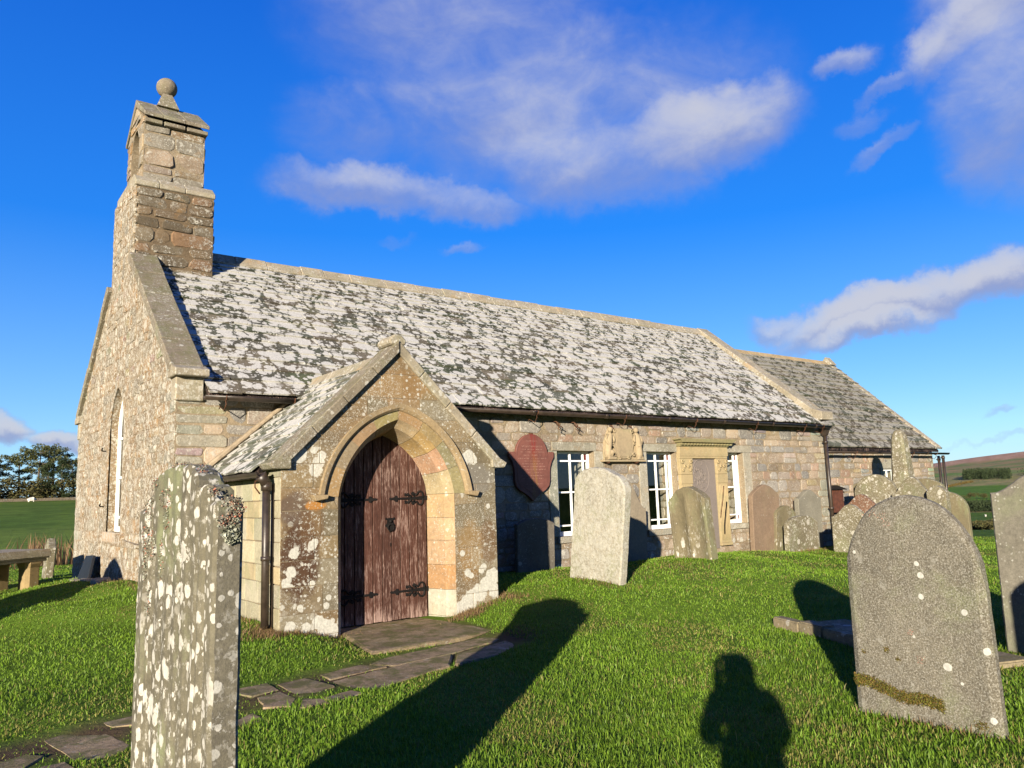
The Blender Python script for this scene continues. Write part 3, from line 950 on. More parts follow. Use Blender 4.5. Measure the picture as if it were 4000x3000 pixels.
ARC = [(.275, .19, .098), (.26, .195, .115), (.285, .21, .12), (.25, .165, .08), (.265, .20, .125)]
SIDE = [(0.306, 0.272, 0.183), (0.281, 0.255, 0.178), (0.255, 0.238, 0.17), (0.323, 0.264, 0.162), (0.289, 0.264, 0.196)]


def put_tone(bm, faces, tone):
    lay = bm.loops.layers.float_color.get('tone') or bm.loops.layers.float_color.new('tone')
    for fc in faces:
        for lp in fc.loops:
            lp[lay] = (*tone, 1)


def stone(bm, q, P, d, tone, rnd=0.2, bev=.012, jit=.0, rng=random, mat=0, dome=.0):
    """one facing stone: quad q=[(u,z)*4] counter clockwise, corners cut, face pillowed"""
    ring = []
    n = 4
    for i in range(4):
        p, a, b = Vector(q[i]), Vector(q[i - 1]), Vector(q[(i + 1) % n])
        la, lb = (a - p).length, (b - p).length
        c = min(la, lb) * rnd * rng.uniform(.4, 1.2)
        if c < .004:
            ring.append(p)
            continue
        ring.append(p + (a - p) * min(.45, c / max(la, 1e-6)))
        ring.append(p + (b - p) * min(.45, c / max(lb, 1e-6)))
    if jit:
        ring = [p + Vector((rng.uniform(-jit, jit), rng.uniform(-jit, jit))) for p in ring]
    cx = sum(p.x for p in ring) / len(ring)
    cz = sum(p.y for p in ring) / len(ring)
    out = [bm.verts.new(P(p.x, p.y, -.02)) for p in ring]
    edg = [bm.verts.new(P(p.x, p.y, max(.0, d - bev * .8))) for p in ring]
    inn = []
    tx, tz = rng.uniform(-1, 1) * dome, rng.uniform(-1, 1) * dome
    for p in ring:
        dv = Vector((p.x - cx, p.y - cz))
        L = max(dv.length, 1e-6)
        s = max(0.2, 1 - bev / L)
        ip = Vector((cx, cz)) + dv * s
        inn.append(bm.verts.new(P(ip.x, ip.y, d + dv.x * tx + dv.y * tz)))
    fs = []
    m = len(ring)
    for A, B in ((out, edg), (edg, inn)):
        for i in range(m):
            fs.append(bm.faces.new((A[i], A[(i + 1) % m], B[(i + 1) % m], B[i])))
    if dome and m > 4:
        cv = bm.verts.new(P(cx, cz, d + dome * .10))
        for i in range(m):
            fs.append(bm.faces.new((inn[i], inn[(i + 1) % m], cv)))
    else:
        fs.append(bm.faces.new(inn))
    for fc in fs:
        fc.material_index = mat
    put_tone(bm, fs, tone)


def masonry(bm, P, z0, z1, hrange, intervals, lrange, pal, drange=(.004, .02), gap=.012, rnd=.2, bev=.012, jit=.0, seed=1, quoin=None, mat=0, dome=0.0, tonefn=None, wave=0.0, breaks=()):
    rng = random.Random(seed)
    z = z0
    k = 0
    while z < z1 - .03:
        h = rng.uniform(*hrange)
        if z + h > z1 - .06:
            h = z1 - z
        for bk in breaks:
            if z + .02 < bk < z + h + .07:
                h = bk - z
                break
        za, zb = z, z + h
        zm = (za + zb) / 2
        for (a, b) in intervals(zm):
            if b - a < .04:
                continue

            def edge(zz, lo):
                best = None
                for (c, d) in intervals(zz):
                    if min(b, d) - max(a, c) > 0:
                        best = (c if best is None else min(best, c)) if lo else (d if best is None else max(best, d))
                if best is None:
                    return (a + b) / 2
                return best
            La, Lb = edge(za + .002, True), edge(zb - .002, True)
            Ra, Rb = edge(za + .002, False), edge(zb - .002, False)
            cuts = [None]
            u = a
            first = True
            while True:
                L = rng.uniform(*lrange)
                if first and quoin and abs(a - quoin[0]) < .25:
                    L = quoin[2] if k % 2 else quoin[3]
                first = False
                u += L
                if u > b - lrange[0] * .6:
                    break
                cuts.append(u)
            cuts.append(None)
            for i in range(len(cuts) - 1):
                l0, l1 = (La, Lb) if cuts[i] is None else (cuts[i], cuts[i] + rng.uniform(-jit, jit) * 2)
                r0_, r1_ = (Ra, Rb) if cuts[i + 1] is None else (cuts[i + 1], cuts[i + 1] + rng.uniform(-jit, jit) * 2)
                if r0_ - l0 < .02 and r1_ - l1 < .02:
                    continue
                g2 = gap / 2
                wv = lambda uu: wave * mnoise.noise((uu * .9, za * 3, seed))
                q = [(l0 + g2, za + g2 + wv(l0)), (max(r0_ - g2, l0 + g2 + .004), za + g2 + wv(r0_)), (max(r1_ - g2, l1 + g2 + .004), zb - g2 + wv(r1_)), (l1 + g2, zb - g2 + wv(l1))]
                tone = rng.choice(pal)
                if quoin and ((i == 0 and abs(a - quoin[0]) < .25) or (i == len(cuts) - 2 and abs(b - quoin[1]) < .25)):
                    tone = rng.choice(GREYS)
                f = rng.uniform(.82, 1.16)
                tone = tuple(min(.8, c * f) for c in tone)
                if tonefn:
                    tone = tonefn((l0 + r0_) / 2, zm, tone, rng)
                # now and then a course is split in two thinner stones
                if h > .24 and dome and rng.random() < .3:
                    zmid = za + h * rng.uniform(.4, .6)
                    stone(bm, [q[0], q[1], (q[1][0], zmid - g2), (q[0][0], zmid - g2)], P, rng.uniform(*drange), tone, rnd, bev, jit, rng, mat, dome)
                    stone(bm, [(q[3][0], zmid + g2), (q[2][0], zmid + g2), q[2], q[3]], P, rng.uniform(*drange), tuple(c * rng.uniform(.8, 1.15) for c in tone), rnd, bev, jit, rng, mat, dome)
                else:
                    stone(bm, q, P, rng.uniform(*drange), tone, rnd, bev, jit, rng, mat, dome)
        z += h
        k += 1


def cut(base, holes):
    """intervals minus holes [(a,b)]"""
    out = [base]
    for (c, d) in holes:
        nx = []
        for (a, b) in out:
            if d <= a or c >= b:
                nx.append((a, b))
            else:
                if c > a:
                    nx.append((a, c))
                if d < b:
                    nx.append((d, b))
        out = nx
    return out


def arch_geo(w, h):
    """each side is an arc whose centre lies a little below the springing"""
    b = -.2 * w
    a = (w * w - h * h + 2 * h * b) / (2 * w)
    return a, b, math.hypot(w - a, b)


def arch_pts(xc, w, zs, za, z0, n=14):
    """left jamb foot, up, over the point, down to the right jamb foot"""
    a, b, R = arch_geo(w, za - zs)
    t0, t1 = math.atan2(-b, w - a), math.atan2(za - zs - b, -a)
    L = []
    for i in range(n + 1):
        t = t0 + (t1 - t0) * i / n
        L.append((xc - (a + R * math.cos(t)), zs + b + R * math.sin(t)))
    R_ = [(2 * xc - x, z) for x, z in L[::-1]][1:]
    return [(xc - w, z0)] + L + R_ + [(xc + w, z0)]


def arch_half(w, zs, za, z):
    if z <= zs:
        return w
    if z >= za:
        return 0.0
    a, b, R = arch_geo(w, za - zs)
    return max(0.0, a + math.sqrt(max(0, R * R - (z - zs - b) ** 2)))


# ---- nave south wall
WIN = [(9.62, 10.60, .79, 2.43), (12.10, 13.04, .79, 2.43), (14.52, 15.40, .79, 2.43)]
bm = bmesh.new()
LINT = [(9.50, 10.66, 2.43, 2.60), (11.95, 13.10, 2.43, 2.60), (14.75, 15.72, 2.43, 2.60)]
SILL = [(9.55, 10.66, .67, .79), (12.02, 13.10, .67, .79), (14.66, 15.62, .67, .79)]
JAMB = [(10.60, 10.84, .79, 2.43), (11.86, 12.10, .79, 2.43), (15.40, 15.68, .79, 2.43), (9.40, 9.62, .79, 2.43)]


def s_int(z):
    h = []
    for a, b, c, d in WIN + LINT + SILL + JAMB:
        if c - .001 <= z <= d + .001:
            h.append((a, b))
    if z < 3.2:
        h.append((max(3.35, 3.05 + (z - 2.0) / .89), min(6.25, 6.56 - (z - 2.0) / .89)))
    return cut((2.68, 18.93), h)


masonry(bm, P_S, -.3, 3.30, (.15, .30), s_int, (.22, .62), BUFF, (.003, .016), .020, .26, .014, .012, 21, (2.68, 18.93, .72, .38), 0, .045, None, .0, (.67, .79, 2.43, 2.60))
for a, b, c, d in LINT + SILL + JAMB:
    stone(bm, [(a + .004, c + .003), (b - .004, c + .003), (b - .004, d - .003), (a + .004, d - .003)], P_S, .024 if (a, b, c, d) not in SILL else .05, random.choice(GREYS), .03, .008, .003, random, 0)
holes = [[(a, c), (b, c), (b, d), (a, d)] for a, b, c, d in WIN]
core(bm, [(2.68, -.5), (18.93, -.5), (18.93, 3.28), (2.68, 3.28)], holes, .001, -.16, P_S, 1)
part('nave_wall', bm, [M['south'], M['mortar']])
bm = bmesh.new()
box(bm, (3.2, 18.0, -.5), (18.9, 18.7, 3.28))
part('nave_wall', bm, M['plaster'])

# ---- west gable
YC, YN = 15.05, 18.70
gslope = .845


def gable_top(u):
    return 3.47 + gslope * (min(u - 11.4, YN - u))


WW = (YC, .56, 3.05, 3.74, 1.20)      # window centre, half width, spring, apex, sill
bm = bmesh.new()


def w_int(z):
    a, b = 11.4, YN
    if z > 3.47:
        a = 11.4 + (z - 3.47) / gslope
        b = YN - (z - 3.47) / gslope
    if z > 5.85:
        a, b = max(a, 14.32), min(b, 16.03)
    if z > 6.0:
        a, b = 14.32, 16.03
    h = []
    if WW[4] - .12 < z < WW[3] + .1:
        hw = arch_half(WW[1] + .10, WW[2], WW[3] + .12, z) if z > WW[4] else WW[1] + .12
        h.append((YC - hw, YC + hw))
    return cut((a, b), h)


masonry(bm, P_W, -.3, 7.38, (.11, .27), w_int, (.16, .52), GAB, (.002, .014), .010, .34, .014, .016, 33, (11.4, YN, .55, .3), 0, .05, None, .04)
# window dressings
op = arch_pts(YC, WW[1], WW[2], WW[3], WW[4])
ou = arch_pts(YC, WW[1] + .11, WW[2], WW[3] + .15, WW[4])
for i in range(len(op) - 1):
    n_ = 3 if i in (0, len(op) - 2) else 1
    for s in range(n_):
        A = [Vector(op[i]).lerp(Vector(op[i + 1]), t) for t in (s / n_, (s + 1) / n_)]
        B = [Vector(ou[i]).lerp(Vector(ou[i + 1]), t) for t in (s / n_, (s + 1) / n_)]
        stone(bm, [tuple(A[0]), tuple(B[0]), tuple(B[1]), tuple(A[1])], P_W, .015, random.choice(GAB), .0, .004, 0, random, 0)
stone(bm, [(YC - .75, 1.03), (YC + .75, 1.03), (YC + .75, 1.2), (YC - .75, 1.2)], P_W, .03, (.42, .30, .2), .03, .01, 0, random, 0)
outer = [(11.4, -.5), (YN, -.5), (YN, 3.47), (16.01, gable_top(16.01)), (16.01, 7.37), (14.34, 7.37), (14.34, gable_top(14.34)), (11.4, 3.47)]
core(bm, outer, [op], .003, -.36, P_W, 1)
part('west_gable', bm, [M['gable'], M['mortar_gable']])

# gable window
bm = bmesh.new()
PWIN = lambda u, z, d: Vector((SX(u) + .13 - d, u, z))


def frame_bar(bm, P, a, b, w, d0, d1):
    """flat bar between two (u,z) points"""
    a, b = Vector(a), Vector(b)
    t = (b - a).normalized()
    nrm = Vector((-t.y, t.x)) * (w / 2)
    prism(bm, [tuple(a + nrm), tuple(a - nrm), tuple(b - nrm), tuple(b + nrm)], d0, d1, P)


oi = arch_pts(YC, WW[1] - .055, WW[2], WW[3] - .075, WW[4] + .09)
oo = arch_pts(YC, WW[1] + .01, WW[2], WW[3] + .01, WW[4])
core(bm, oo, [oi], .0, -.05, PWIN)
hw_i = WW[1] - .055
frame_bar(bm, PWIN, (YC, WW[4] + .1), (YC, WW[3] - .085), .042, -.008, -.046)
for zz in (1.45, 2.15, 2.85):
    hwz = arch_half(hw_i, WW[2], WW[3] - .075, zz) - .003
    frame_bar(bm, PWIN, (YC - hwz, zz), (YC + hwz, zz), .040, -.006, -.044)
gwin = part('window', bm, M['white'])
gwin['label'] = 'tall pointed white window in the gable'
bm = bmesh.new()
bm.faces.new([bm.verts.new(PWIN(u, z, -.028)) for u, z in oi])
part('pane', bm, M['glass'], gwin)
for zz in (1.65, 2.66):
    bm = bmesh.new()
    for s in (-1,):
        u = YC + WW[1] + .22
        tube(bm, [P_W(u + .04, zz, -.01), P_W(u + .04, zz, .06), P_W(u + .0, zz + .015, .085), P_W(u - .04, zz + .05, .08)], .012, 6)
    part('window_hook', bm, M['iron'])

# ---- east gable of the nave and its coping
bm = bmesh.new()
PE = lambda u, z, d: Vector((18.93 + d, u, z))
eg = [(11.4, -.5), (YN, -.5), (YN, 3.3), (YC, 3.3 + .83 * 3.65), (11.4, 3.3)]
core(bm, eg, [], .0, -.6, PE, 1)
masonry(bm, PE, 3.0, 6.2, (.15, .28), lambda z: [(11.4 + max(0, z - 3.3) / .83, YN - max(0, z - 3.3) / .83)], (.25, .6), BUFF, (.004, .02), .025, .25, .014, .01, 5)
part('east_gable', bm, [M['south'], M['mortar']])


def coping(name, slabs, x0, x1, ya, za, yb, zb, th, mat, seed, skew=False, extra=.03):
    """slabs laid up a gable slope from (ya,za) to (yb,zb): top line"""
    rng = random.Random(seed)
    bm = bmesh.new()
    A, B = Vector((ya, za)), Vector((yb, zb))
    t = (B - A).normalized()
    nn = Vector((-t.y, t.x))
    if nn.y < 0:
        nn = -nn
    for i in range(slabs):
        a = A.lerp(B, i / slabs) + t * .004
        b = A.lerp(B, (i + 1) / slabs) - t * .004
        dz = rng.uniform(-.008, .008)
        q = [a + nn * dz, b + nn * dz, b - nn * th, a - nn * th]
        e0, e1 = rng.uniform(-.008, .008), rng.uniform(-.008, .008)
        sk = (lambda u, z, d: Vector((d + SX(u) - 2.68, u, z))) if skew else (lambda u, z, d: Vector((d, u, z)))
        prism(bm, [tuple(p) for p in q], x0 + e0, x1 + e1, sk, 0, .012)
    return part(name, bm, mat)


# west copings, kneelers
coping('coping', 5, 2.60, 3.06, 11.42, 3.60, 14.31, 3.60 + gslope * 2.89, .15, M['coping'], 3, True)
coping('coping', 5, 2.60, 3.06, YN - .02, 3.60, 16.04, 3.60 + gslope * 2.64, .15, M['coping'], 4, True)
for yk, s in ((11.4, -1), (YN, 1)):
    bm = bmesh.new()
    o0 = SX(yk) - 2.68
    prism(bm, [(yk + s * .20, 3.42), (yk - s * .22, 3.42), (yk - s * .22, 3.66), (yk - s * .05, 3.60), (yk + s * .20, 3.52)], 2.61 + o0, 3.08 + o0, lambda u, z, d: Vector((d, u, z)), 0, .012)
    prism(bm, [(yk + s * .06, 3.08), (yk - s * .2, 3.08), (yk - s * .2, 3.418), (yk + s * .06, 3.418)], 2.655 + o0, 3.04 + o0, lambda u, z, d: Vector((d, u, z)), 0, .015)
    part('kneeler', bm, M['coping_pale'])
# east coping
coping('coping', 7, 18.55, 19.02, 11.30, 3.52, YC, 3.52 + .80 * 3.75, .16, M['coping_pale'], 7)
coping('coping', 7, 18.55, 19.02, YN + .10, 3.52, YC, 3.52 + .80 * 3.75, .16, M['coping_pale'], 8)
bm = bmesh.new()
prism(bm, [(11.14, 3.30), (11.62, 3.30), (11.62, 3.66), (11.40, 3.62), (11.14, 3.52)], 18.52, 19.06, lambda u, z, d: Vector((d, u, z)), 0, .015)
part('kneeler', bm, M['coping_pale'])

# ---- bell turret
bm = bmesh.new()
TX0, TX1, TY0, TY1 = 2.60, 3.93, 14.32, 16.03
PTS = lambda u, z, d: Vector((u, TY0 - d, z))
PTE = lambda u, z, d: Vector((TX1 + d, u, z))
PTN = lambda u, z, d: Vector((u, TY1 + d, z))
core(bm, [(TX0 + .06, 5.4), (TX1, 5.4), (TX1, 7.36), (TX0 + .06, 7.36)], [], .0, -(TY1 - TY0), PTS, 1)
for PP, i0, i1, sd in ((PTS, TX0, TX1, 3), (PTN, TX0, TX1, 5), (PTE, TY0, TY1, 4)):
    masonry(bm, PP, 5.45, 7.28, (.15, .30), lambda z: [(i0, i1)], (.24, .66), TOW, (.004, .028), .026, .30, .018, .012, sd, None, 0, .07, None, .03)
part('bell_turret', bm, [M['tower'], M['mortar_dark']])
# weathered offset
bm = bmesh.new()
for k, (xa, xb) in enumerate(((2.575, 2.98), (2.985, 3.42), (3.425, 3.955))):
    prism(bm, [(TY0 - .025, 7.30), (TY1 + .04, 7.30), (TY1 + .04, 7.33), (16.0, 7.55), (14.5, 7.55), (TY0 - .025, 7.395 - k * .006)], xa, xb, lambda u, z, d: Vector((d, u, z)), 0, .012)
part('offset_stones', bm, M['coping_pale'])
# belfry with arched opening
BX0, BX1, BY0, BY1 = 2.73, 3.80, 14.55, 15.98
BYC = (BY0 + BY1) / 2
bm = bmesh.new()
PBW = lambda u, z, d: Vector((BX0 - d, u, z))
PBS = lambda u, z, d: Vector((u, BY0 - d, z))
PBN = lambda u, z, d: Vector((u, BY1 + d, z))
PBE = lambda u, z, d: Vector((BX1 + d, u, z))
bo = arch_pts(BYC, .34, 8.40, 8.72, 7.80)
bslope = .70


def b_int(z):
    a, b = BY0, BY1
    if z > 8.70:
        a, b = BY0 + (z - 8.70) / bslope, BY1 - (z - 8.70) / bslope
    h = []
    if 7.78 < z < 8.80:
        hw = arch_half(.36, 8.40, 8.80, z)
        h.append((BYC - hw, BYC + hw))
    return cut((a, b), h)


core(bm, [(BY0, 7.4), (BY1, 7.4), (BY1, 8.70), (BYC, 9.20), (BY0, 8.70)], [bo], .0, -(BX1 - BX0), PBW, 1)
masonry(bm, PBW, 7.54, 9.18, (.2, .34), b_int, (.2, .45), GAB, (.006, .02), .016, .16, .012, .006, 9, None, 0, .05)
masonry(bm, PBE, 7.54, 9.18, (.2, .34), b_int, (.2, .45), BEL, (.006, .02), .016, .16, .012, .006, 10, None, 0, .05)
masonry(bm, PBS, 7.54, 8.66, (.26, .34), lambda z: [(BX0, BX1)], (.30, .62), BEL, (.006, .022), .022, .22, .014, .008, 18, None, 0, .07)
masonry(bm, PBN, 7.54, 8.66, (.26, .34), lambda z: [(BX0, BX1)], (.30, .62), BEL, (.006, .022), .022, .22, .014, .008, 12, None, 0, .07)
part('belfry', bm, [M['tower'], M['mortar']])
# cap stones: two slopes with a double moulded drip
bm = bmesh.new()
for s in (-1, 1):
    e = BY0 if s < 0 else BY1
    for (xa, xb) in ((BX0 - .03, 3.02), (3.025, 3.42), (3.425, BX1 + .05)):
        prism(bm, [(e + s * .14, 8.70), (e + s * .14, 8.775), (BYC, 9.37), (BYC, 9.22)], xa, xb, lambda u, z, d: Vector((d, u, z)), 0, .01)
        prism(bm, [(e + s * .105, 8.60), (e + s * .105, 8.672), (e - s * .06, 8.70), (e - s * .06, 8.60)], xa + .03, xb if xb < 3.5 else xb - .02, lambda u, z, d: Vector((d, u, z)), 0, .008)
part('belfry_cap', bm, M['coping'])
bm = bmesh.new()
cx, cy = 3.245, BYC
zb = 9.285
r0_, r1_ = .20, .085
vs0 = [bm.verts.new((cx + sx * r0_, cy + sy * r0_, zb)) for sx, sy in ((-1, -1), (1, -1), (1, 1), (-1, 1))]
vs1 = [bm.verts.new((cx + sx * r1_, cy + sy * r1_, zb + .32)) for sx, sy in ((-1, -1), (1, -1), (1, 1), (-1, 1))]
for i in range(4):
    bm.faces.new((vs0[i], vs0[(i + 1) % 4], vs1[(i + 1) % 4], vs1[i]))
bm.faces.new(vs1)
bm.faces.new(vs0[::-1])
fin = part('finial', bm, M['coping'])
bm = bmesh.new()
ball(bm, (cx, cy, zb + .32 + .165), .192, 4)
part('finial_ball', bm, M['coping'], fin)


# ---- roofs
def slates(bm, y0, z0, y1, z1, x_of, e0, e1, wr, seed, tones, thick=.022, axis='x', tilt=1.0):
    """courses of stone slates; bottom edge at (y0,z0), top (y1,z1); x_of(t)->(a,b) limits at slope fraction"""
    rng = random.Random(seed)
    A, B = Vector((y0, z0)), Vector((y1, z1))
    L = (B - A).length
    t = (B - A) / L
    nn = Vector((-t.y, t.x))
    if nn.y < 0:
        nn = -nn
    s = 0.0
    k = 0
    P = (lambda u, p: Vector((u, p.x, p.y))) if axis == 'x' else (lambda u, p: Vector((p.x, u, p.y)))
    while s < L - .04:
        ex = e0 + (e1 - e0) * (s / L)
        ex *= rng.uniform(.94, 1.06)
        a, b = x_of(s / L)
        wmul = 1.25 - .5 * s / L
        u = a - rng.uniform(0, .2) * (k % 2)
        while u < b:
            w = rng.uniform(*wr) * wmul
            ua, ub = max(u, a) + .003, min(u + w, b) - .003
            u += w
            if ub - ua < .05:
                continue
            top = min(s + ex * 1.75, L)
            lift = thick * 1.9 + rng.uniform(-.004, .010)
            drop = rng.uniform(-.012, .012)
            l0, l1 = lift + rng.uniform(-.003, .003), lift + rng.uniform(-.003, .003)
            b0 = A + t * (s + drop + rng.uniform(-.006, .006))
            b1 = A + t * (s + drop + rng.uniform(-.006, .006))
            tp = A + t * top
            c0, c1 = rng.uniform(.0, .02), rng.uniform(.0, .02)
            V = [P(ua, b0 + nn * l0), P(ub, b1 + nn * l1), P(ub - .002, tp + nn * .006), P(ua + .002, tp + nn * .006)]
            W_ = [P(ua, b0 + nn * (l0 - thick)), P(ub, b1 + nn * (l1 - thick))]
            # knocked-off lower corners
            P0, P1 = P(ua + c0, b0 + nn * l0), P(ua, b0 + t * c0 + nn * l0)
            P2, P3 = P(ub - c1, b1 + nn * l1), P(ub, b1 + t * c1 + nn * l1)
            v = [bm.verts.new(q) for q in (P1, P0, P2, P3, V[2], V[3], W_[0], W_[1])]
            fs = [bm.faces.new((v[0], v[1], v[2], v[3], v[4], v[5])), bm.faces.new((v[6], v[7], v[2], v[1])),
                  bm.faces.new((v[6], v[1], v[0])), bm.faces.new((v[7], v[3], v[2])), bm.faces.new((v[6], v[0], v[5])), bm.faces.new((v[7], v[4], v[3]))]
            tn = rng.choice(tones)
            f = rng.uniform(.75, 1.25)
            put_tone(bm, fs, tuple(c * f for c in tn))
        s += ex
        k += 1


SL = [(.085, .082, .062), (.095, .088, .066), (.065, .066, .050), (.105, .09, .066), (.08, .084, .062), (.075, .07, .054), (.115, .10, .072), (.06, .068, .042)]
RY0, RZ0, RY1, RZ1 = 11.16, 3.17, YC, 6.36
bm = bmesh.new()


def nave_x(t):
    return (3.05, 18.60)


slates(bm, RY0, RZ0, RY1, RZ1, nave_x, .36, .155, (.26, .50), 6, SL, .024)
part('roof', bm, M['slate'], recalc=False)
bm = bmesh.new()
slates(bm, YN + .24, RZ0, RY1, RZ1, nave_x, .36, .16, (.4, .7), 7, SL, .024)
part('roof', bm, M['slate'], recalc=False)
bm = bmesh.new()      # boarding under the slates
for (ya, za, yb, zb) in ((RY0 + .03, RZ0, RY1, RZ1), (YN + .21, RZ0, RY1, RZ1)):
    prism(bm, [(ya, za - .005), (yb, zb - .005), (yb, zb - .12), (ya, za - .06)], 3.06, 18.58, lambda u, z, d: Vector((d, u, z)))
part('roof_boards', bm, M['door'])
bm = bmesh.new()
rng = random.Random(3)
x = TX1 + .02
while x < 18.5:
    L = rng.uniform(.5, .85)
    xb = min(x + L, 18.56)
    dz = rng.uniform(-.012, .012)
    prism(bm, [(YC - .20, RZ1 - .085 + dz), (YC - .045, RZ1 + .12 + dz), (YC + .045, RZ1 + .12 + dz), (YC + .20, RZ1 - .085 + dz), (YC + .17, RZ1 - .13), (YC - .17, RZ1 - .13)], x + .004, xb - .004, lambda u, z, d: Vector((d, u, z)), 0, .01)
    x += L
part('ridge_stones', bm, M['coping_pale'])

# ---- chancel
bm = bmesh.new()
CW = (22.60, 23.35, 1.45, 2.02)
CHX = 25.80


def c_int(z):
    h = []
    if CW[2] - .12 < z < CW[3] + .3:
        h.append((CW[0] - .16, CW[1] + .16))
    return cut((18.95, CHX), h)


masonry(bm, P_CS, -.4, 2.68, (.16, .30), c_int, (.24, .6), BUFF, (.006, .026), .026, .28, .015, .01, 41, (0, CHX, .4, .6), 0, .06, None, .04)
for q in ((CW[0] - .155, CW[0], CW[2], CW[3]), (CW[1], CW[1] + .155, CW[2], CW[3]), (CW[0] - .155, CW[1] + .155, CW[3], CW[3] + .3), (CW[0] - .155, CW[1] + .155, CW[2] - .12, CW[2])):
    stone(bm, [(q[0] + .003, q[2] + .003), (q[1] - .003, q[2] + .003), (q[1] - .003, q[3] - .003), (q[0] + .003, q[3] - .003)], P_CS, .022, (.25, .235, .185), .02, .006, 0, random, 0)
core(bm, [(18.94, -.6), (CHX, -.6), (CHX, 2.66), (18.94, 2.66)], [[(CW[0], CW[2]), (CW[1], CW[2]), (CW[1], CW[3]), (CW[0], CW[3])]], .004, -.6, P_CS, 1)
part('chancel_wall', bm, [M['south'], M['mortar']])
bm = bmesh.new()
PCE = lambda u, z, d: Vector((CHX + d, u, z))
CN = 2 * YC - 11.8
core(bm, [(11.8, -.6), (CN, -.6), (CN, 2.66), (YC, 5.75), (11.8, 2.66)], [], .0, -.6, PCE, 1)
masonry(bm, PCE, -.3, 5.7, (.18, .3), lambda z: [(11.8 + max(0, z - 2.66) / .95, CN - max(0, z - 2.66) / .95)], (.3, .7), BUFF, (.005, .02), .025, .25, .014, .01, 15)
box(bm, (19.0, CN - .6, -.6), (CHX - .61, CN, 2.66), 1)
part('chancel_wall', bm, [M['south'], M['mortar']])
CR = (11.55, 2.60, YC, 5.93)
bm = bmesh.new()
slates(bm, *CR, lambda t: (19.03, CHX - .02 + .10), .33, .24, (.30, .55), 16, [tuple(c * .95 for c in q) for q in SL], .042)
part('chancel_roof', bm, M['slate_grey'], recalc=False)
bm = bmesh.new()
slates(bm, 2 * YC - 11.55, 2.60, YC, 5.93, lambda t: (19.03, CHX + .08), .34, .22, (.4, .6), 17, SL, .03)
part('chancel_roof', bm, M['slate_grey'], recalc=False)
bm = bmesh.new()
for ya in (11.58, 2 * YC - 11.58):
    prism(bm, [(ya, 2.595), (YC, 5.925), (YC, 5.80), (ya, 2.53)], 19.03, CHX - .02, lambda u, z, d: Vector((d, u, z)))
part('roof_boards', bm, M['door'])
coping('coping', 9, CHX - .22, CHX + .06, 11.52, 2.70, YC, 6.02, .10, M['coping_pale'], 19)
coping('coping', 9, CHX - .22, CHX + .06, 2 * YC - 11.52, 2.70, YC, 6.02, .10, M['coping_pale'], 20)
bm = bmesh.new()
prism(bm, [(YC - .26, 5.86), (YC, 6.18), (YC + .26, 5.86)], CHX - .24, CHX + .08, lambda u, z, d: Vector((d, u, z)), 0, .012)
part('apex_stone', bm, M['coping_pale'])
M['ochre_ridge'] = stone_mat('ridge_ochre_lichen', (.30, .23, .13), .3, darkamt=.3, lich=((20, .3, .1, .5, .5),), bump=.01, ochre=.95)
bm = bmesh.new()
x = 19.05
while x < CHX - .3:
    xb = min(x + rng.uniform(.5, .8), CHX - .25)
    prism(bm, [(YC - .18, 5.83), (YC, 6.02), (YC + .18, 5.83), (YC, 5.80)], x + .004, xb - .004, lambda u, z, d: Vector((d, u, z)), 0, .008)
    x = xb
part('ridge_stones', bm, M['ochre_ridge'])


# ---- windows of the south side
def sash(x0, x1, z0, z1, yf, cols, rows, stile=.055, name='window'):
    """white casement: cols and rows are the fractions where glazing bars stand"""
    P = lambda u, z, d: Vector((u, yf - d, z))
    bm = bmesh.new()
    core(bm, [(x0, z0), (x1, z0), (x1, z1), (x0, z1)], [[(x0 + stile, z0 + stile * 1.7), (x1 - stile, z0 + stile * 1.7), (x1 - stile, z1 - stile), (x0 + stile, z1 - stile)]], 0, -.07, P)
    ax, bx, az_, bz = x0 + stile, x1 - stile, z0 + stile * 1.7, z1 - stile
    for c in cols:
        frame_bar(bm, P, (ax + (bx - ax) * c, az_ - .002), (ax + (bx - ax) * c, bz + .002), .030, -.012, -.052)
    for r_ in rows:
        frame_bar(bm, P, (ax - .002, az_ + (bz - az_) * r_), (bx + .002, az_ + (bz - az_) * r_), .030, -.010, -.050)
    w = part(name, bm, M['white'])
    bm = bmesh.new()
    bm.faces.new([bm.verts.new(P(u, z, -.035)) for u, z in ((ax, az_), (bx, az_), (bx, bz), (ax, bz))])
    part('pane', bm, M['glass'], w)
    return w, (ax, bx, az_, bz), P


for a, b, c, d in WIN:
    w, (ax, bx, az_, bz), P = sash(a - .02, b + .02, c - .01, d + .01, 11.55, (.12, .50, .88), (.075, .50, .905))
    for (c0, c1, r0_, r1_) in ((.01, .10, .92, .99), (.90, .99, .92, .99), (.01, .10, .01, .06), (.90, .99, .01, .06)):
        bm = bmesh.new()
        bm.faces.new([bm.verts.new(P(ax + (bx - ax) * u, az_ + (bz - az_) * z, -.031)) for u, z in ((c0, r0_), (c1, r0_), (c1, r1_), (c0, r1_))])
        part('corner_pane', bm, M['redglass'], w)
w, _, _ = sash(CW[0] + .0, CW[1] - .0, CW[2], CW[3], 11.86, (.5,), ())

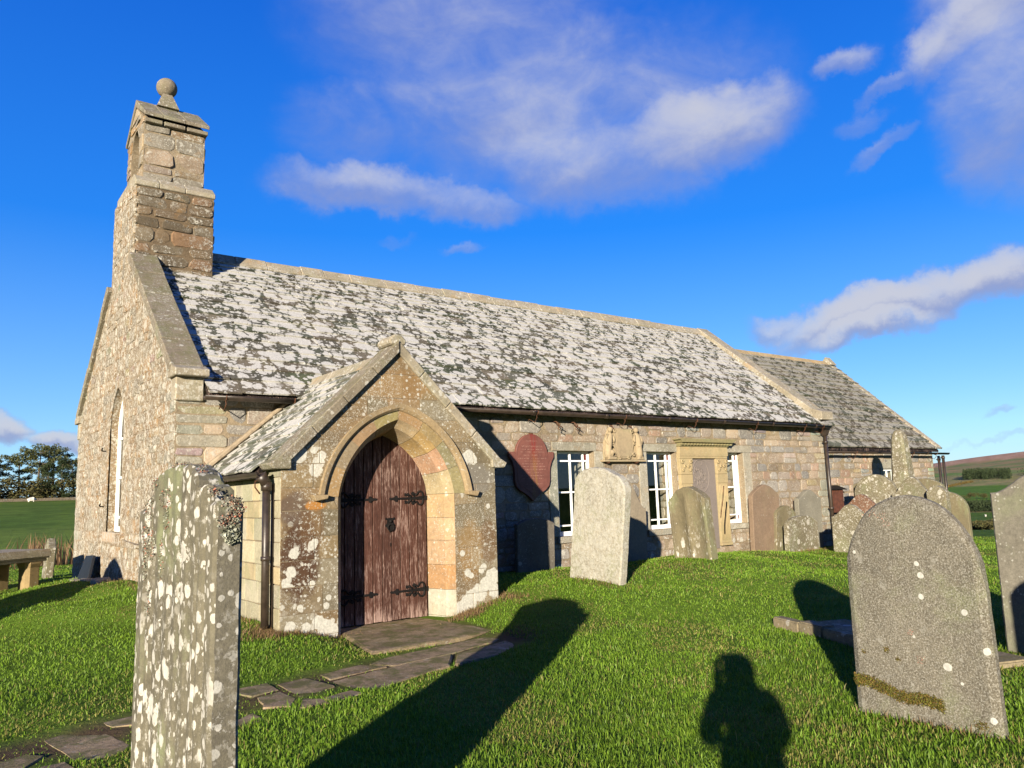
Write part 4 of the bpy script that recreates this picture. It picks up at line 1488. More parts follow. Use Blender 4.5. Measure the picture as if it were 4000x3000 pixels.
# splayed plaster reveals inside, so the sun can play on them
for a, b, c, d in WIN:
    bm = bmesh.new()
    for sgn, xa in ((-1, a), (1, b)):
        xb = xa + sgn * .22
        bm.faces.new([bm.verts.new(p) for p in ((xa, 11.56, c), (xb, 12.25, c - .1), (xb, 12.25, d + .1), (xa, 11.56, d))]).material_index = 1
        dv = Vector((xb - xa, .69, 0))
        LN = dv.length
        dv.normalize()
        nrm = Vector((-sgn * dv.y, sgn * dv.x, 0))
        PS = lambda u, z, q: Vector((xa, 11.57, 0)) + dv * u + nrm * q + Vector((0, 0, z))
        masonry(bm, PS, c, d, (.14, .24), lambda z: [(.09, LN)], (.18, .36), [tuple(c * 1.7 for c in q) for q in BUFF], (.003, .015), .02, .3, .014, .01, int(xa * 10), None, 0, .05)
    bm.faces.new([bm.verts.new(p) for p in ((a, 11.56, c - .002), (b, 11.56, c - .002), (b + .22, 12.25, c - .1), (a - .22, 12.25, c - .1))]).material_index = 1
    bm.faces.new([bm.verts.new(p) for p in ((a, 11.56, d + .002), (b, 11.56, d + .002), (b + .22, 12.25, d + .1), (a - .22, 12.25, d + .1))]).material_index = 1
    part('window_splay', bm, [M['south'], M['mortar']])
bm = bmesh.new()
box(bm, (3.4, 12.26, .56), (18.2, 17.98, .66))
part('nave_floor', bm, M['plaster'])


# ---- rainwater goods
def half_gutter(bm, x0, x1, y, z, r=.062, n=10, dz=0.0):
    rings = []
    for (x, zz) in ((x0, z), (x1, z + dz)):
        rings.append([bm.verts.new((x, y + r * math.cos(math.pi * (1 + k / n)), zz + r * math.sin(math.pi * (1 + k / n)))) for k in range(n + 1)] +
                     [bm.verts.new((x, y + (r - .008) * math.cos(math.pi * (2 - k / n)), zz + (r - .008) * math.sin(math.pi * (2 - k / n)))) for k in range(n + 1)])
    m = len(rings[0])
    for k in range(m):
        bm.faces.new((rings[0][k], rings[0][(k + 1) % m], rings[1][(k + 1) % m], rings[1][k])).smooth = k not in (n, m - 1)
    bm.faces.new(rings[0])
    bm.faces.new(rings[1][::-1])


def bracket(bm, x, y, z):
    tube(bm, [(x, y + .22, z - .16), (x, y + .19, z - .13), (x + .02, y + .05, z - .20), (x + .03, y - .01, z - .11), (x + .02, y - .01, z - .07)], .008, 6)
    tube(bm, [(x + .02, y - .065, z + .01), (x + .02, y - .06, z - .05), (x + .02, y, z - .070), (x + .02, y + .06, z - .05), (x + .02, y + .065, z + .01)], .009, 5)


GY, GZ = 11.10, 3.135
for (xa, xb, br, hooks) in ((2.98, 4.42, (3.25, 4.25), ()), (5.15, 18.78, (6.6, 8.9, 11.2, 13.4, 15.6, 17.6, 18.4), (9.55, 10.0))):
    bm = bmesh.new()
    half_gutter(bm, xa, xb, GY, GZ, .068)
    for j in np.arange(xa + 1.8, xb - .5, 1.85):
        half_gutter(bm, j, j + .10, GY, GZ, .076)
    g_ = part('gutter', bm, M['pipe'])
    for x in br:
        bm = bmesh.new()
        bracket(bm, x, GY, GZ)
        part('gutter_bracket', bm, M['rust'], g_)
    for x in hooks:
        bm = bmesh.new()
        tube(bm, [(x, 11.4, 2.99), (x, 11.28, 2.98), (x + .05, 11.22, 2.92), (x - .03, 11.20, 2.84), (x + .07, 11.2, 2.80)], .010, 6)
        tube(bm, [(x + .08, 11.4, 2.97), (x + .03, 11.25, 2.91), (x + .10, 11.2, 2.86)], .010, 6)
        part('gutter_bracket', bm, M['rust'], g_)
bm = bmesh.new()
half_gutter(bm, 19.0, CHX + .38, 11.47, 2.50, .06)
for j in (20.9, 22.8, 24.7):
    half_gutter(bm, j, j + .09, 11.47, 2.50, .068)
g_ = part('gutter', bm, M['pipe'])
for x in (20.55, 23.8, 25.3):
    bm = bmesh.new()
    bracket(bm, x, 11.47, 2.5)
    part('gutter_bracket', bm, M['rust'], g_)


def downpipe(x, y, ztop, zbot, r=.043, hopper=True, clips=(), dirn=(0, 1)):
    bm = bmesh.new()
    tube(bm, [(x, y, ztop), (x, y, zbot)], r, 12)
    for zc in clips:
        tube(bm, [(x, y, zc - .035), (x, y, zc + .035)], r + .012, 12)
        box(bm, (x - .085, y + .01, zc - .012), (x + .085, y + .05, zc + .012))
    if hopper:
        a = [(x + sx * .055, y + sy * .055, ztop - .04) for sx, sy in ((-1, -1), (1, -1), (1, 1), (-1, 1))]
        b = [(x + sx * .115, y + sy * .10, ztop + .16) for sx, sy in ((-1, -1), (1, -1), (1, 1), (-1, 1))]
        va, vb = [bm.verts.new(p) for p in a], [bm.verts.new(p) for p in b]
        for i in range(4):
            bm.faces.new((va[i], va[(i + 1) % 4], vb[(i + 1) % 4], vb[i]))
        bm.faces.new(va)
        bm.faces.new(vb)
    return part('downpipe', bm, M['pipe'])


downpipe(18.80, 11.27, 2.93, .0, .046, True, (2.72, 1.0))
downpipe(25.98, 11.55, 2.42, -.1, .042, False, (2.35,))
downpipe(26.12, 11.75, 2.42, -.1, .042, False, (2.3,))

# ---- porch
PXC = 4.78
AW, AS, AZ = .83, 1.655, 2.625      # arch half width, springing, point
HW, HA = 1.00, 2.74                 # back of the arch ring
bm = bmesh.new()
pslope = .93
PZT = 3.52


def p_top(z):
    if z <= 2.05:
        return 3.24, 6.29
    h = (PZT - z) / pslope
    return max(3.24, PXC - h), min(6.29, PXC + h)


def pf_int(z):
    a, b = p_top(z)
    hw = arch_half(HW, AS, HA, z) if z > AS else AW
    if z > HA:
        return [(a, b)]
    return cut((a, b), [(PXC - hw, PXC + hw)])


def pf_tone(u, z, tone, rng):
    if u < 3.68 and .45 < z < 1.66 and rng.random() < .88:
        f = rng.uniform(.75, 1.3)
        return (.105 * f, .058 * f, .034 * f)
    if u > 6.0 and z > 1.65:
        return (.24, .225, .20)
    if u > 6.02 and z < 1.2:
        return (.27, .19, .13)
    if 3.5 < u < 3.8 and 1.45 < z < 1.66:
        return (.38, .20, .06)
    return tone


masonry(bm, P_PF, -.2, PZT - .05, (.26, .33), pf_int, (.24, .52), POR, (.001, .005), .005, .04, .005, .003, 55, None, 0, 0.0, None)
oarch = arch_pts(PXC, AW, AS, AZ, -.3)
core(bm, [(3.24, -.4), (PXC - AW, -.4)] + oarch[1:-1] + [(PXC + AW, -.4), (6.29, -.4), (6.29, 2.05), (PXC, PZT), (3.24, 2.05)], [], -.004, -.09, P_PF, 1)
part('porch_wall', bm, [M['porch'], M['mortar']])

# arch ring, reveal and hood
bm = bmesh.new()
NSEG = 28
o_f = arch_pts(PXC, AW, AS, AZ, .0, NSEG)
o_b = arch_pts(PXC, HW, AS, HA, .0, NSEG)
rings = [arch_pts(PXC, AW, AS, AZ, -.3, NSEG), arch_pts(PXC, AW - .03, AS, AZ - .04, -.3, NSEG), arch_pts(PXC, AW - .085, AS, AZ - .10, -.3, NSEG),
         arch_pts(PXC, AW - .11, AS, AZ - .135, -.3, NSEG), arch_pts(PXC, AW - .16, AS, AZ - .18, -.3, NSEG)]
deps = [.004, -.055, -.12, -.26, -.45]
nP = len(o_f)
bounds = [0] + [1 + k for k in range(0, 2 * NSEG + 1, 7)] + [nP - 1]
rngA = random.Random(12)
jam = [-.3, .06, .40, .72, 1.04, 1.34, AS]
for bi in range(len(bounds) - 1):
    i0, i1 = bounds[bi], bounds[bi + 1]
    if i1 == i0:
        continue
    isj = bi in (0, len(bounds) - 2)
    pieces = [(jam[k], jam[k + 1]) for k in range(len(jam) - 1)] if isj else [None]
    for pc in pieces:
        tone = tuple(c * rngA.uniform(.88, 1.1) for c in rngA.choice(ARC))
        if isj and pc[0] < .3:
            tone = (.30, .28, .22)
        tone2 = tuple(c * rngA.uniform(.85, 1.12) for c in rngA.choice(((.205, .148, .078), (.19, .142, .085), (.215, .15, .075))))
        fs = []
        ff = []
        if isj:
            side = 0 if bi == 0 else nP - 1
            cols_ = []
            for zz in (pc[0] + .002, pc[1] - .002):
                cols_.append([P_PF(rings[k][side][0], zz, deps[k]) for k in range(5)])
        else:
            cols_ = []
            # face of the voussoir
            fa = []
            for i in range(i0, i1 + 1):
                e = .0018 if i in (i0, i1) else 0
                cols_.append([P_PF(rings[k][i][0], rings[k][i][1], deps[k]) for k in range(5)])
                fa.append((P_PF(o_f[i][0], o_f[i][1], .006), P_PF(o_b[i][0], o_b[i][1], .006)))
            # shrink ends for the joints
            for end, nb in ((0, 1), (-1, -2)):
                a_, b_ = fa[end], fa[nb]
                fa[end] = tuple(p.lerp(q, .0025 / max((q - p).length, 1e-4)) for p, q in zip(a_, b_))
                cols_[end] = [p.lerp(q, .0025 / max((q - p).length, 1e-4)) for p, q in zip(cols_[end], cols_[nb])]
            vA = [(bm.verts.new(p), bm.verts.new(q)) for p, q in fa]
            for j in range(len(vA) - 1):
                ff.append(bm.faces.new((vA[j][0], vA[j + 1][0], vA[j + 1][1], vA[j][1])))
        vC = [[bm.verts.new(p) for p in cc] for cc in cols_]
        for j in range(len(vC) - 1):
            for k in range(4):
                fc = bm.faces.new((vC[j][k], vC[j + 1][k], vC[j + 1][k + 1], vC[j][k + 1]))
                fs.append(fc)
        put_tone(bm, fs, tone)
        put_tone(bm, ff, tuple(c * 1.12 for c in tone2))
part('arch', bm, M['arch'], recalc=True)
bm = bmesh.new()   # backing behind the ring joints
o1 = arch_pts(PXC, AW + .004, AS, AZ + .005, AS, NSEG)[1:-1]
o2 = arch_pts(PXC, HW + .02, AS, HA + .02, AS, NSEG)[1:-1]
for i in range(len(o1) - 1):
    bm.faces.new([bm.verts.new(P_PF(p[0], p[1], .0005)) for p in (o1[i], o1[i + 1], o2[i + 1], o2[i])])
put_tone(bm, bm.faces, (.2, .16, .1))
part('arch_backing', bm, M['mortar'])
# hood mould
bm = bmesh.new()
h_in, h_out = arch_pts(PXC, HW, AS + .03, HA, AS, NSEG), arch_pts(PXC, HW + .085, AS + .03, HA + .095, AS, NSEG)
prof = [(0.0, .0), (0.0, .025), (.35, .055), (1.0, .064), (1.0, .0)]
V = []
for i in range(1, len(h_in) - 1):
    a, b = Vector(h_in[i]), Vector(h_out[i])
    V.append([bm.verts.new(P_PF(a.x + (b.x - a.x) * s, a.y + (b.y - a.y) * s, d)) for s, d in prof])
for i in range(len(V) - 1):
    for k in range(4):
        bm.faces.new((V[i][k], V[i + 1][k], V[i + 1][k + 1], V[i][k + 1]))
for s in (-1, 1):
    prism(bm, [(PXC + s * (HW - .015), AS + .028), (PXC + s * (HW + .19), AS + .028), (PXC + s * (HW + .15), AS - .045), (PXC + s * (HW + .0), AS - .02)], 0, .10, P_PF, 0, .008)
for fc in list(bm.faces):
    pass
put_tone(bm, bm.faces, (.235, .175, .10))
part('hood_mould', bm, M['arch'])

# porch side walls
bm = bmesh.new()
box(bm, (3.25, 8.892, -.4), (3.60, 11.39, 2.02), 1)
masonry(bm, P_PW, -.1, 2.02, (.17, .29), lambda z: [(8.8, 11.38)], (.24, .5), SIDE, (.003, .010), .009, .06, .007, .004, 61, None, 0, 0.0)
part('porch_wall', bm, [M['side'], M['mortar']])
bm = bmesh.new()
box(bm, (5.93, 8.892, -.4), (6.28, 11.39, 2.02), 1)
masonry(bm, P_PE, -.1, 2.02, (.2, .32), lambda z: [(8.8, 11.38)], (.3, .6), SIDE, (.003, .012), .012, .08, .008, .006, 62, None, 0, 0.0)
part('porch_wall', bm, [M['side'], M['mortar']])

# porch coping
for s in (-1, 1):
    bm = bmesh.new()
    e = PXC + s * 1.52
    A, B = Vector((PXC + s * 1.60, 2.115)), Vector((PXC, 3.665))
    t = (B - A).normalized()
    nn = Vector((-t.y, t.x))
    if nn.y < 0:
        nn = -nn
    for k in range(4):
        a, b = A.lerp(B, k / 4) + t * .003, A.lerp(B, (k + 1) / 4) - t * .003
        q = [a, b, b - nn * .125, a - nn * .125]
        if k == 3:
            q = [a, Vector((PXC - s * -.002, B.y)), Vector((PXC - s * -.002, B.y - .17)), a - nn * .125]
        prism(bm, [tuple(p) for p in q], .075 if s < 0 else .045, -.32, P_PF, 0, .012)
    kn = [(PXC + s * 1.60, 2.118), (PXC + s * 1.70, 2.06), (PXC + s * 1.655, 1.995), (PXC + s * 1.44, 1.995), (PXC + s * 1.44, 2.12)]
    prism(bm, kn, .08 if s < 0 else .05, -.32, P_PF, 0, .012)
    part('porch_coping', bm, M['coping'] if s < 0 else M['coping_pale'])
bm = bmesh.new()
prism(bm, [(PXC - .11, 3.60), (PXC - .13, 3.67), (PXC - .05, 3.745), (PXC + .05, 3.745), (PXC + .13, 3.67), (PXC + .11, 3.60)], .03, -.34, P_PF, 0, .02)
part('apex_stone', bm, M['coping_pale'])

# porch roof
bm = bmesh.new()
slates(bm, 3.02, 1.965, PXC, 3.47, lambda t: (9.12, 11.38 + max(0, (t - .80)) * 1.3), .24, .17, (.2, .4), 26, [(.12, .125, .095), (.10, .11, .085), (.14, .135, .105)], .022, 'y')
part('porch_roof', bm, M['slate'], recalc=False)
bm = bmesh.new()
slates(bm, 2 * PXC - 3.02, 1.965, PXC, 3.47, lambda t: (9.12, 11.38 + max(0, (t - .80)) * 1.3), .24, .17, (.25, .45), 27, SL, .022, 'y')
part('porch_roof', bm, M['slate'], recalc=False)
bm = bmesh.new()
for s in (-1, 1):
    prism(bm, [(PXC + s * 1.74, 1.965), (PXC, 3.465), (PXC, 3.36), (PXC + s * 1.74, 1.90)], -.325, -2.59, P_PF)
part('roof_boards', bm, M['door'])
bm = bmesh.new()
y = 9.14
while y < 11.7:
    yb = min(y + .52, 11.75)
    prism(bm, [(PXC - .19, 3.33), (PXC - .03, 3.55), (PXC + .03, 3.55), (PXC + .19, 3.33), (PXC, 3.36)], y + .004, yb - .004, lambda u, z, d: Vector((u, d, z)), 0, .01)
    y = yb
part('ridge_stones', bm, M['coping_pale'])
# mortar fillet where porch roof meets the nave
bm = bmesh.new()
prism(bm, [(3.00, 2.0), (4.42, 3.215), (4.42, 3.29), (3.00, 2.10)], 11.26, 11.398, lambda u, z, d: Vector((u, d, z)), 0, .02)
part('roof_fillet', bm, M['lead'])
# porch gutter and pipe
bm = bmesh.new()
r = .058
ringz = []
for yy in (8.93, 11.30):
    ringz.append([bm.verts.new((3.045 + r * math.cos(math.pi * (1 + k / 8)), yy, 1.965 + r * math.sin(math.pi * (1 + k / 8)))) for k in range(9)] + [bm.verts.new((3.045 + .05 * math.cos(math.pi * (2 - k / 8)), yy, 1.965 + .05 * math.sin(math.pi * (2 - k / 8)))) for k in range(9)])
for k in range(18):
    bm.faces.new((ringz[0][k], ringz[0][(k + 1) % 18], ringz[1][(k + 1) % 18], ringz[1][k]))
bm.faces.new(ringz[0])
bm.faces.new(ringz[1])
part('gutter', bm, M['pipe'])
bm = bmesh.new()
tube(bm, [(3.06, 8.97, 1.93), (3.10, 8.97, 1.88), (3.13, 8.97, 1.80)], [.075, .062, .056], 12)
tube(bm, [(3.13, 8.97, 1.88), (3.13, 8.97, .12)], .046, 14)
tube(bm, [(3.13, 8.97, 1.85), (3.13, 8.97, 1.75)], .061, 14)
tube(bm, [(3.13, 8.97, 1.00), (3.13, 8.97, .95)], .056, 14)
tube(bm, [(3.22, 9.0, 1.83), (3.215, 9.0, .9), (3.21, 8.98, .12)], .018, 8)
part('downpipe', bm, M['pipe'])
bm = bmesh.new()
tube(bm, [(3.24, 9.28, 1.90), (3.10, 9.28, 1.87), (3.10, 9.28, 1.80), (3.16, 9.28, 1.72)], .009, 6)
part('gutter_bracket', bm, M['rust'])

# ---- doors
DY = 9.245
DW, DZ = AW - .16, AZ - .18


def door_leaf(s):
    bm = bmesh.new()
    rng = random.Random(7 + s)
    n = 5
    w = DW / n
    P = lambda u, z, d: Vector((u, DY - d, z))
    for k in range(n):
        a = PXC - .01 + (k * w if s > 0 else -(k + 1) * w)
        b = a + w
        g2 = .0050
        a2, b2 = a + g2, b - g2
        zb = .045 + rng.uniform(-.006, .006)
        topA = lambda u: AS + math.sqrt(max(0, 1e-9)) if False else None
        pts = [(a2, zb), (b2, zb)]
        for i in range(7):
            u = b2 + (a2 - b2) * i / 6
            off = abs(u - PXC)
            a_, b_, R_ = arch_geo(DW, DZ - AS)
            zt = AS + b_ + math.sqrt(max(0.0, R_ * R_ - (off - a_) ** 2))
            pts.append((u, zt + .02))
        fs = prism(bm, pts, rng.uniform(-.002, .003), -.045, P, 0)
        es = [e for fc in fs for e in fc.edges if abs(e.verts[0].co.y - e.verts[1].co.y) < .002 and abs(e.verts[0].co.x - e.verts[1].co.x) < .001]
        f = rng.uniform(.75, 1.25)
        put_tone(bm, fs, (.060 * f, .0235 * f, .015 * f))
        nf = len(bm.faces)
        bmesh.ops.bevel(bm, geom=list(set(es)), offset=.005, segments=1, affect='EDGES')
    o = part('door_leaf', bm, M['door'])
    return o


def hinge(parent, s, z):
    """strap with leaf finial, two leaf sprigs and a pair of scrolls at the hanging side"""
    bm = bmesh.new()
    P = lambda u, zz, d: Vector((PXC + s * u, DY - d, z + zz))
    d0, d1 = .004, .014
    prism(bm, [(.665, -.030), (.665, .030), (.50, .020), (.20, .012), (.20, -.012), (.50, -.020)], d0, d1, P)
    for (cu, cz, ru, rz) in ((.165, 0, .035, .022), (.115, 0, .026, .016), (.19, .024, .018, .018), (.19, -.024, .018, .018), (.205, 0, .02, .02)):
        prism(bm, [(cu + ru * math.cos(t), cz + rz * math.sin(t)) for t in [i * math.pi / 6 for i in range(12)]], d0, d1 + .002 * cu, P)
    for sg in (-1, 1):
        # leaf sprig in the middle
        tube(bm, [P(.42, 0, .010), P(.415, sg * .03, .010), P(.39, sg * .045, .010), P(.36, sg * .05, .010)], .010, 6)
        for (cu, cz, r_) in ((.37, .055, .017), (.345, .048, .016), (.385, .038, .014), (.33, .060, .012), (.33, .038, .012)):
            prism(bm, [(cu + r_ * math.cos(t), sg * (cz + r_ * math.sin(t))) for t in [i * math.pi / 5 for i in range(10)]], d0, d1 + .0015 * cu, P)
        # scroll
        pts = []
        for i in range(13):
            t = -.2 + i / 12 * 3.9
            pts.append(P(.555 + .048 * math.cos(t) * (1 if t < 1.6 else 1.0) - .0 * t, sg * (.052 + .048 * math.sin(t)), .011))
        pts = [P(.60, sg * .004, .011), P(.603, sg * .04, .011), P(.592, sg * .075, .011), P(.565, sg * .092, .011), P(.535, sg * .085, .011), P(.515, sg * .062, .011), P(.50, sg * .045, .011), P(.475, sg * .04, .011)]
        tube(bm, pts, [.013, .013, .013, .013, .012, .011, .011, .010], 7)
        for (cu, cz, r_) in ((.465, .055, .019), (.445, .075, .014), (.44, .050, .015), (.465, .036, .014), (.43, .064, .011)):
            prism(bm, [(cu + r_ * math.cos(t), sg * (cz + r_ * math.sin(t))) for t in [i * math.pi / 5 for i in range(10)]], d0, d1 + .0015 * cu, P)
    part('strap_hinge', bm, M['iron'], parent)


for s in (1, -1):
    lf = door_leaf(s)
    for z in (1.61, .40):
        hinge(lf, s, z)
    if s > 0:
        bm = bmesh.new()
        cx, cz = 4.88, 1.275
        P = lambda u, zz, d: Vector((cx + u * 1.15, DY - d, cz + zz * 1.1))
        prism(bm, [(-.045, -.03), (0, -.095), (.045, -.03), (.065, -.015), (.040, .02), (.035, .05), (.06, .06), (.055, .085), (.03, .075), (0, .08), (-.03, .075), (-.055, .085), (-.06, .06), (-.035, .05), (-.040, .02), (-.065, -.015)], .003, .012, P)
        ball(bm, P(0, .04, .02), .022, 2)
        tube(bm, [P(.038 * math.cos(t), -.035 + .038 * math.sin(t), .028) for t in [i * math.pi / 9 for i in range(19)]], .008, 8)
        part('ring_handle', bm, M['iron'], lf)
        bm = bmesh.new()
        prism(bm, [(.0, -.26), (.012, -.26), (.012, -.215), (.0, -.215)], .002, .006, P)
        part('keyhole', bm, M['iron'], lf)
# dark of the porch inside
bm = bmesh.new()
box(bm, (3.62, 9.3, -.1), (5.92, 11.28, .02))
part('porch_interior', bm, M['plaster'])
# ---------------------------------------------------------------- gravestones
M['g_grey'] = stone_mat('grey_gravestone', (0.141, 0.129, 0.102), .30, dark=(.12, .105, .075), darkamt=.25, lich=((9, .15, .1, .5, .8), (16, .25, .1, .5, .75, .8), (40, .3, .1, .5, .7, 2)), speck=.6, speckcol=(.105, .095, .072), bump=.004, coords='object', green=.35, lichcol=(0.395, 0.388, 0.342))
M['g_streak'] = stone_mat('streaked_gravestone', (0.113, 0.102, 0.072), .30, dark=(.12, .105, .07), darkamt=.35, lich=((9, .35, .15, .6, .92, 1.6), (17, .55, .15, .65, .92), (34, .55, .15, .6, .9)), fleck=((24, .54, .60, .9, 1.6),), zlich=(.75, 1.45, 10, .92), speck=.4, bump=.007, coords='object', stretch=.8, green=.7, lichcol=(0.486, 0.464, 0.410))
M['g_side'] = stone_mat('gravestone_edge', (0.102, 0.092, 0.068), .30, dark=(.12, .105, .07), darkamt=.3, lich=((8, .30, .15, .55, .85), (15, .40, .1, .55, .85), (34, .40, .1, .55, .8)), speck=.5, fleck=((24, .52, .58, .85, 2.0),), bump=.005, coords='object', green=.55, lichcol=(0.456, 0.441, 0.395))
M['g_white'] = stone_mat('white_lichened_gravestone', (0.279, 0.254, 0.197), .35, darkamt=.3, darkscale=3, lich=((13, .7, .2, .8, .8), (27, .7, .2, .75, .85), (60, .6, .15, .6, .8)), speck=.5, fleck=((20, .46, .58, .85, 0), (50, .5, .6, .7, 0)), bump=.008, coords='object', green=.45, lichcol=(0.380, 0.365, 0.312))
M['g_flute'] = stone_mat('olive_gravestone', (0.136, 0.115, 0.068), .22, darkamt=.35, darkscale=2.4, lich=((8, .06, .1, .45, .8), (30, .12, .1, .4, .6)), speck=.45, fleck=((24, .54, .60, .6, 2.0),), bump=.004, coords='object', green=.5, stretch=.5, zlich=(.12, .34, 10, .85))
M['g_brown'] = stone_mat('pinkish_gravestone', (0.180, 0.127, 0.087), .2, dark=(.20, .15, .11), darkamt=.4, darkscale=2, lich=((26, .08, .1, .4, .5),), speck=.45, bump=.003, coords='object', green=.15, stretch=.6)
M['g_slate'] = stone_mat('plain_gravestone', (0.216, 0.180, 0.130), .18, dark=(.2, .17, .13), darkamt=.3, lich=((30, .10, .1, .4, .5),), speck=.45, bump=.003, coords='object', stretch=.5)
M['g_smooth'] = stone_mat('smooth_gravestone', (0.172, 0.162, 0.129), .2, darkamt=.2, lich=((12, .10, .1, .45, .6), (30, .1, .1, .4, .5)), speck=.45, fleck=((24, .60, .66, .5, 2.0),), bump=.003, coords='object')
M['g_lich'] = stone_mat('lichened_gravestone', (0.133, 0.115, 0.071), .28, darkamt=.35, lich=((7, .32, .12, .55, .75), (13, .42, .1, .55, .75), (30, .5, .1, .55, .7), (70, .4, .1, .5, .6)), speck=.55, fleck=((20, .545, .60, .8, 2.0), (50, .54, .60, .6, 3)), bump=.007, coords='object', green=.35, zlich=(.10, .55, 6, .7))
M['g_red'] = stone_mat('reddish_gravestone', (0.140, 0.077, 0.049), .3, dark=(.09, .055, .04), darkamt=.5, lich=((14, .16, .1, .45, .6), (34, .25, .1, .45, .6)), speck=.45, fleck=((24, .54, .60, .6, 2.0),), bump=.004, coords='object')
M['g_dark'] = stone_mat('dark_gravestone', (0.119, 0.105, 0.084), .3, darkamt=.4, lich=((9, .15, .1, .4, .5), (26, .2, .1, .4, .5)), speck=.45, fleck=((24, .58, .64, .6, 2.0),), bump=.005, coords='object')


def dome(spring, top, hw, kind_):
    """height of the outline at offset t from the middle"""
    def f(t):
        q = abs(t) / hw
        if kind_ == 'round':
            return spring + (top - spring) * math.sqrt(max(0, 1 - min(1, q) ** 2))
        if kind_ == 'segment':
            return spring + (top - spring) * (1 - q * q)
        if kind_ == 'gothic':
            return spring + (top - spring) * (1 - q ** 1.5) ** .85 if q < 1 else spring
        if kind_ == 'ogee':
            return spring + (top - spring) * (.5 + .5 * math.cos(math.pi * min(1, q / .92))) ** .8
        if kind_ == 'shoulder':
            if q > .80:
                return spring
            if q > .60:
                return spring + (top - spring) * (.30 + .10 * math.sqrt(max(0, 1 - ((q - .60) / .20) ** 2)))
            return spring + (top - spring) * (.48 + .52 * math.sqrt(max(0, 1 - (q / .60) ** 2)))
        if kind_ == 'gable':
            return spring + (top - spring) * (1 - q)
        return top
    return f


def headstone(name, label, cat, x, y, w, z0, top, spring, prof, thick, mats, rot=0.0, back=0.0, side=0.0, groove=None, seed=0, group=None, nt=None, edge=.014, rough=.004, wob=.004, taper=0.0):
    """slab whose front looks along local -X; back/side tilts in degrees; heights above z0"""
    hw = w / 2
    fn = dome(spring, top, hw, prof)
    nt = nt or max(26, int(w / .022))
    ts = [-hw + w * i / (nt - 1) for i in range(nt)]
    if prof == 'shoulder':
        for q in (.80, .60):
            for s in (-1, 1):
                ts += [s * q * hw - .0015, s * q * hw + .0015]
    ts += [-hw + edge, hw - edge]
    ts = sorted(set(round(t, 5) for t in ts))
    nz = max(14, int(top / .045))
    bm = bmesh.new()
    F, B = [], []
    for t in ts:
        zt = fn(t) + wob * 2 * mnoise.noise((t * 6, seed, 1.7)) + wob * mnoise.noise((t * 25, seed, 4.7))
        tp = t * (1 - 0)
        cf, cb = [], []
        zs = [-.35 + (zt - edge + .35) * k / (nz - 1) for k in range(nz)] + [zt]
        for k, z in enumerate(zs):
            tt = tp * (1 - taper * z / top) + (wob * mnoise.noise((z * 9, seed, 9.1)) if abs(abs(t) - hw) < 1e-4 else 0)
            onb = (k == len(zs) - 1) or abs(abs(t) - hw) < 1e-4
            g = groove(t, z) if groove else 0
            dx = rough * mnoise.noise((tt * 5, z * 5, seed)) + rough * .5 * mnoise.noise((tt * 17, z * 17, seed + 3))
            cf.append(bm.verts.new((g + dx + (edge if onb else 0), tt, z)))
            cb.append(bm.verts.new((thick + dx * .5 - (edge if onb else 0), tt, z)))
        F.append(cf)
        B.append(cb)
    m = len(F[0])
    for i in range(len(ts) - 1):
        for k in range(m - 1):
            bm.faces.new((F[i][k], F[i][k + 1], F[i + 1][k + 1], F[i + 1][k]))
            bm.faces.new((B[i][k], B[i + 1][k], B[i + 1][k + 1], B[i][k + 1])).material_index = 1 if len(mats) > 1 else 0
        bm.faces.new((F[i][-1], B[i][-1], B[i + 1][-1], F[i + 1][-1])).material_index = len(mats) - 1
    for c in (0, -1):
        for k in range(m - 1):
            fc = bm.faces.new((F[c][k], B[c][k], B[c][k + 1], F[c][k + 1]))
            fc.material_index = len(mats) - 1
    o = from_bm(name, bm, mats)
    o.location = (x, y, z0)
    o.rotation_euler = Matrix.Rotation(rad(rot), 3, 'Z').to_4x4().to_euler()
    mr = Matrix.Rotation(rad(rot), 4, 'Z') @ Matrix.Rotation(rad(side), 4, 'X') @ Matrix.Rotation(rad(back), 4, 'Y')
    o.rotation_euler = mr.to_euler()
    tag(o, label, cat, group)
    return o


GRP = 'gravestones standing in the churchyard'


# the big moulded stone at the left of the view
def mould(t, z):
    q = t + .565
    g = 0.0
    for c, r, d in ((.12, .035, .022), (.20, .02, .012), (.98, .035, .022), (.90, .02, .012)):
        if abs(q - c) < r:
            g += d * math.cos((q - c) / r * math.pi / 2)
    if .24 < q < .86 and z < 1.45:
        g += .010
    for c in (.34, .47, .60, .74):
        if abs(q - c) < .04:
            g += .012 * math.cos((q - c) / .04 * math.pi / 2)
    return g


lh = headstone('headstone', 'tall moulded headstone with shoulders, streaked white with lichen, seen nearly edge on beside the path', 'gravestone', .735, 3.185, 1.13, 0.0, 1.765, 1.60, 'shoulder', .098,
               [M['g_streak'], M['g_side']], 0, 0.6, -1.0, mould, 3, GRP, 70, .012, .006, .006)


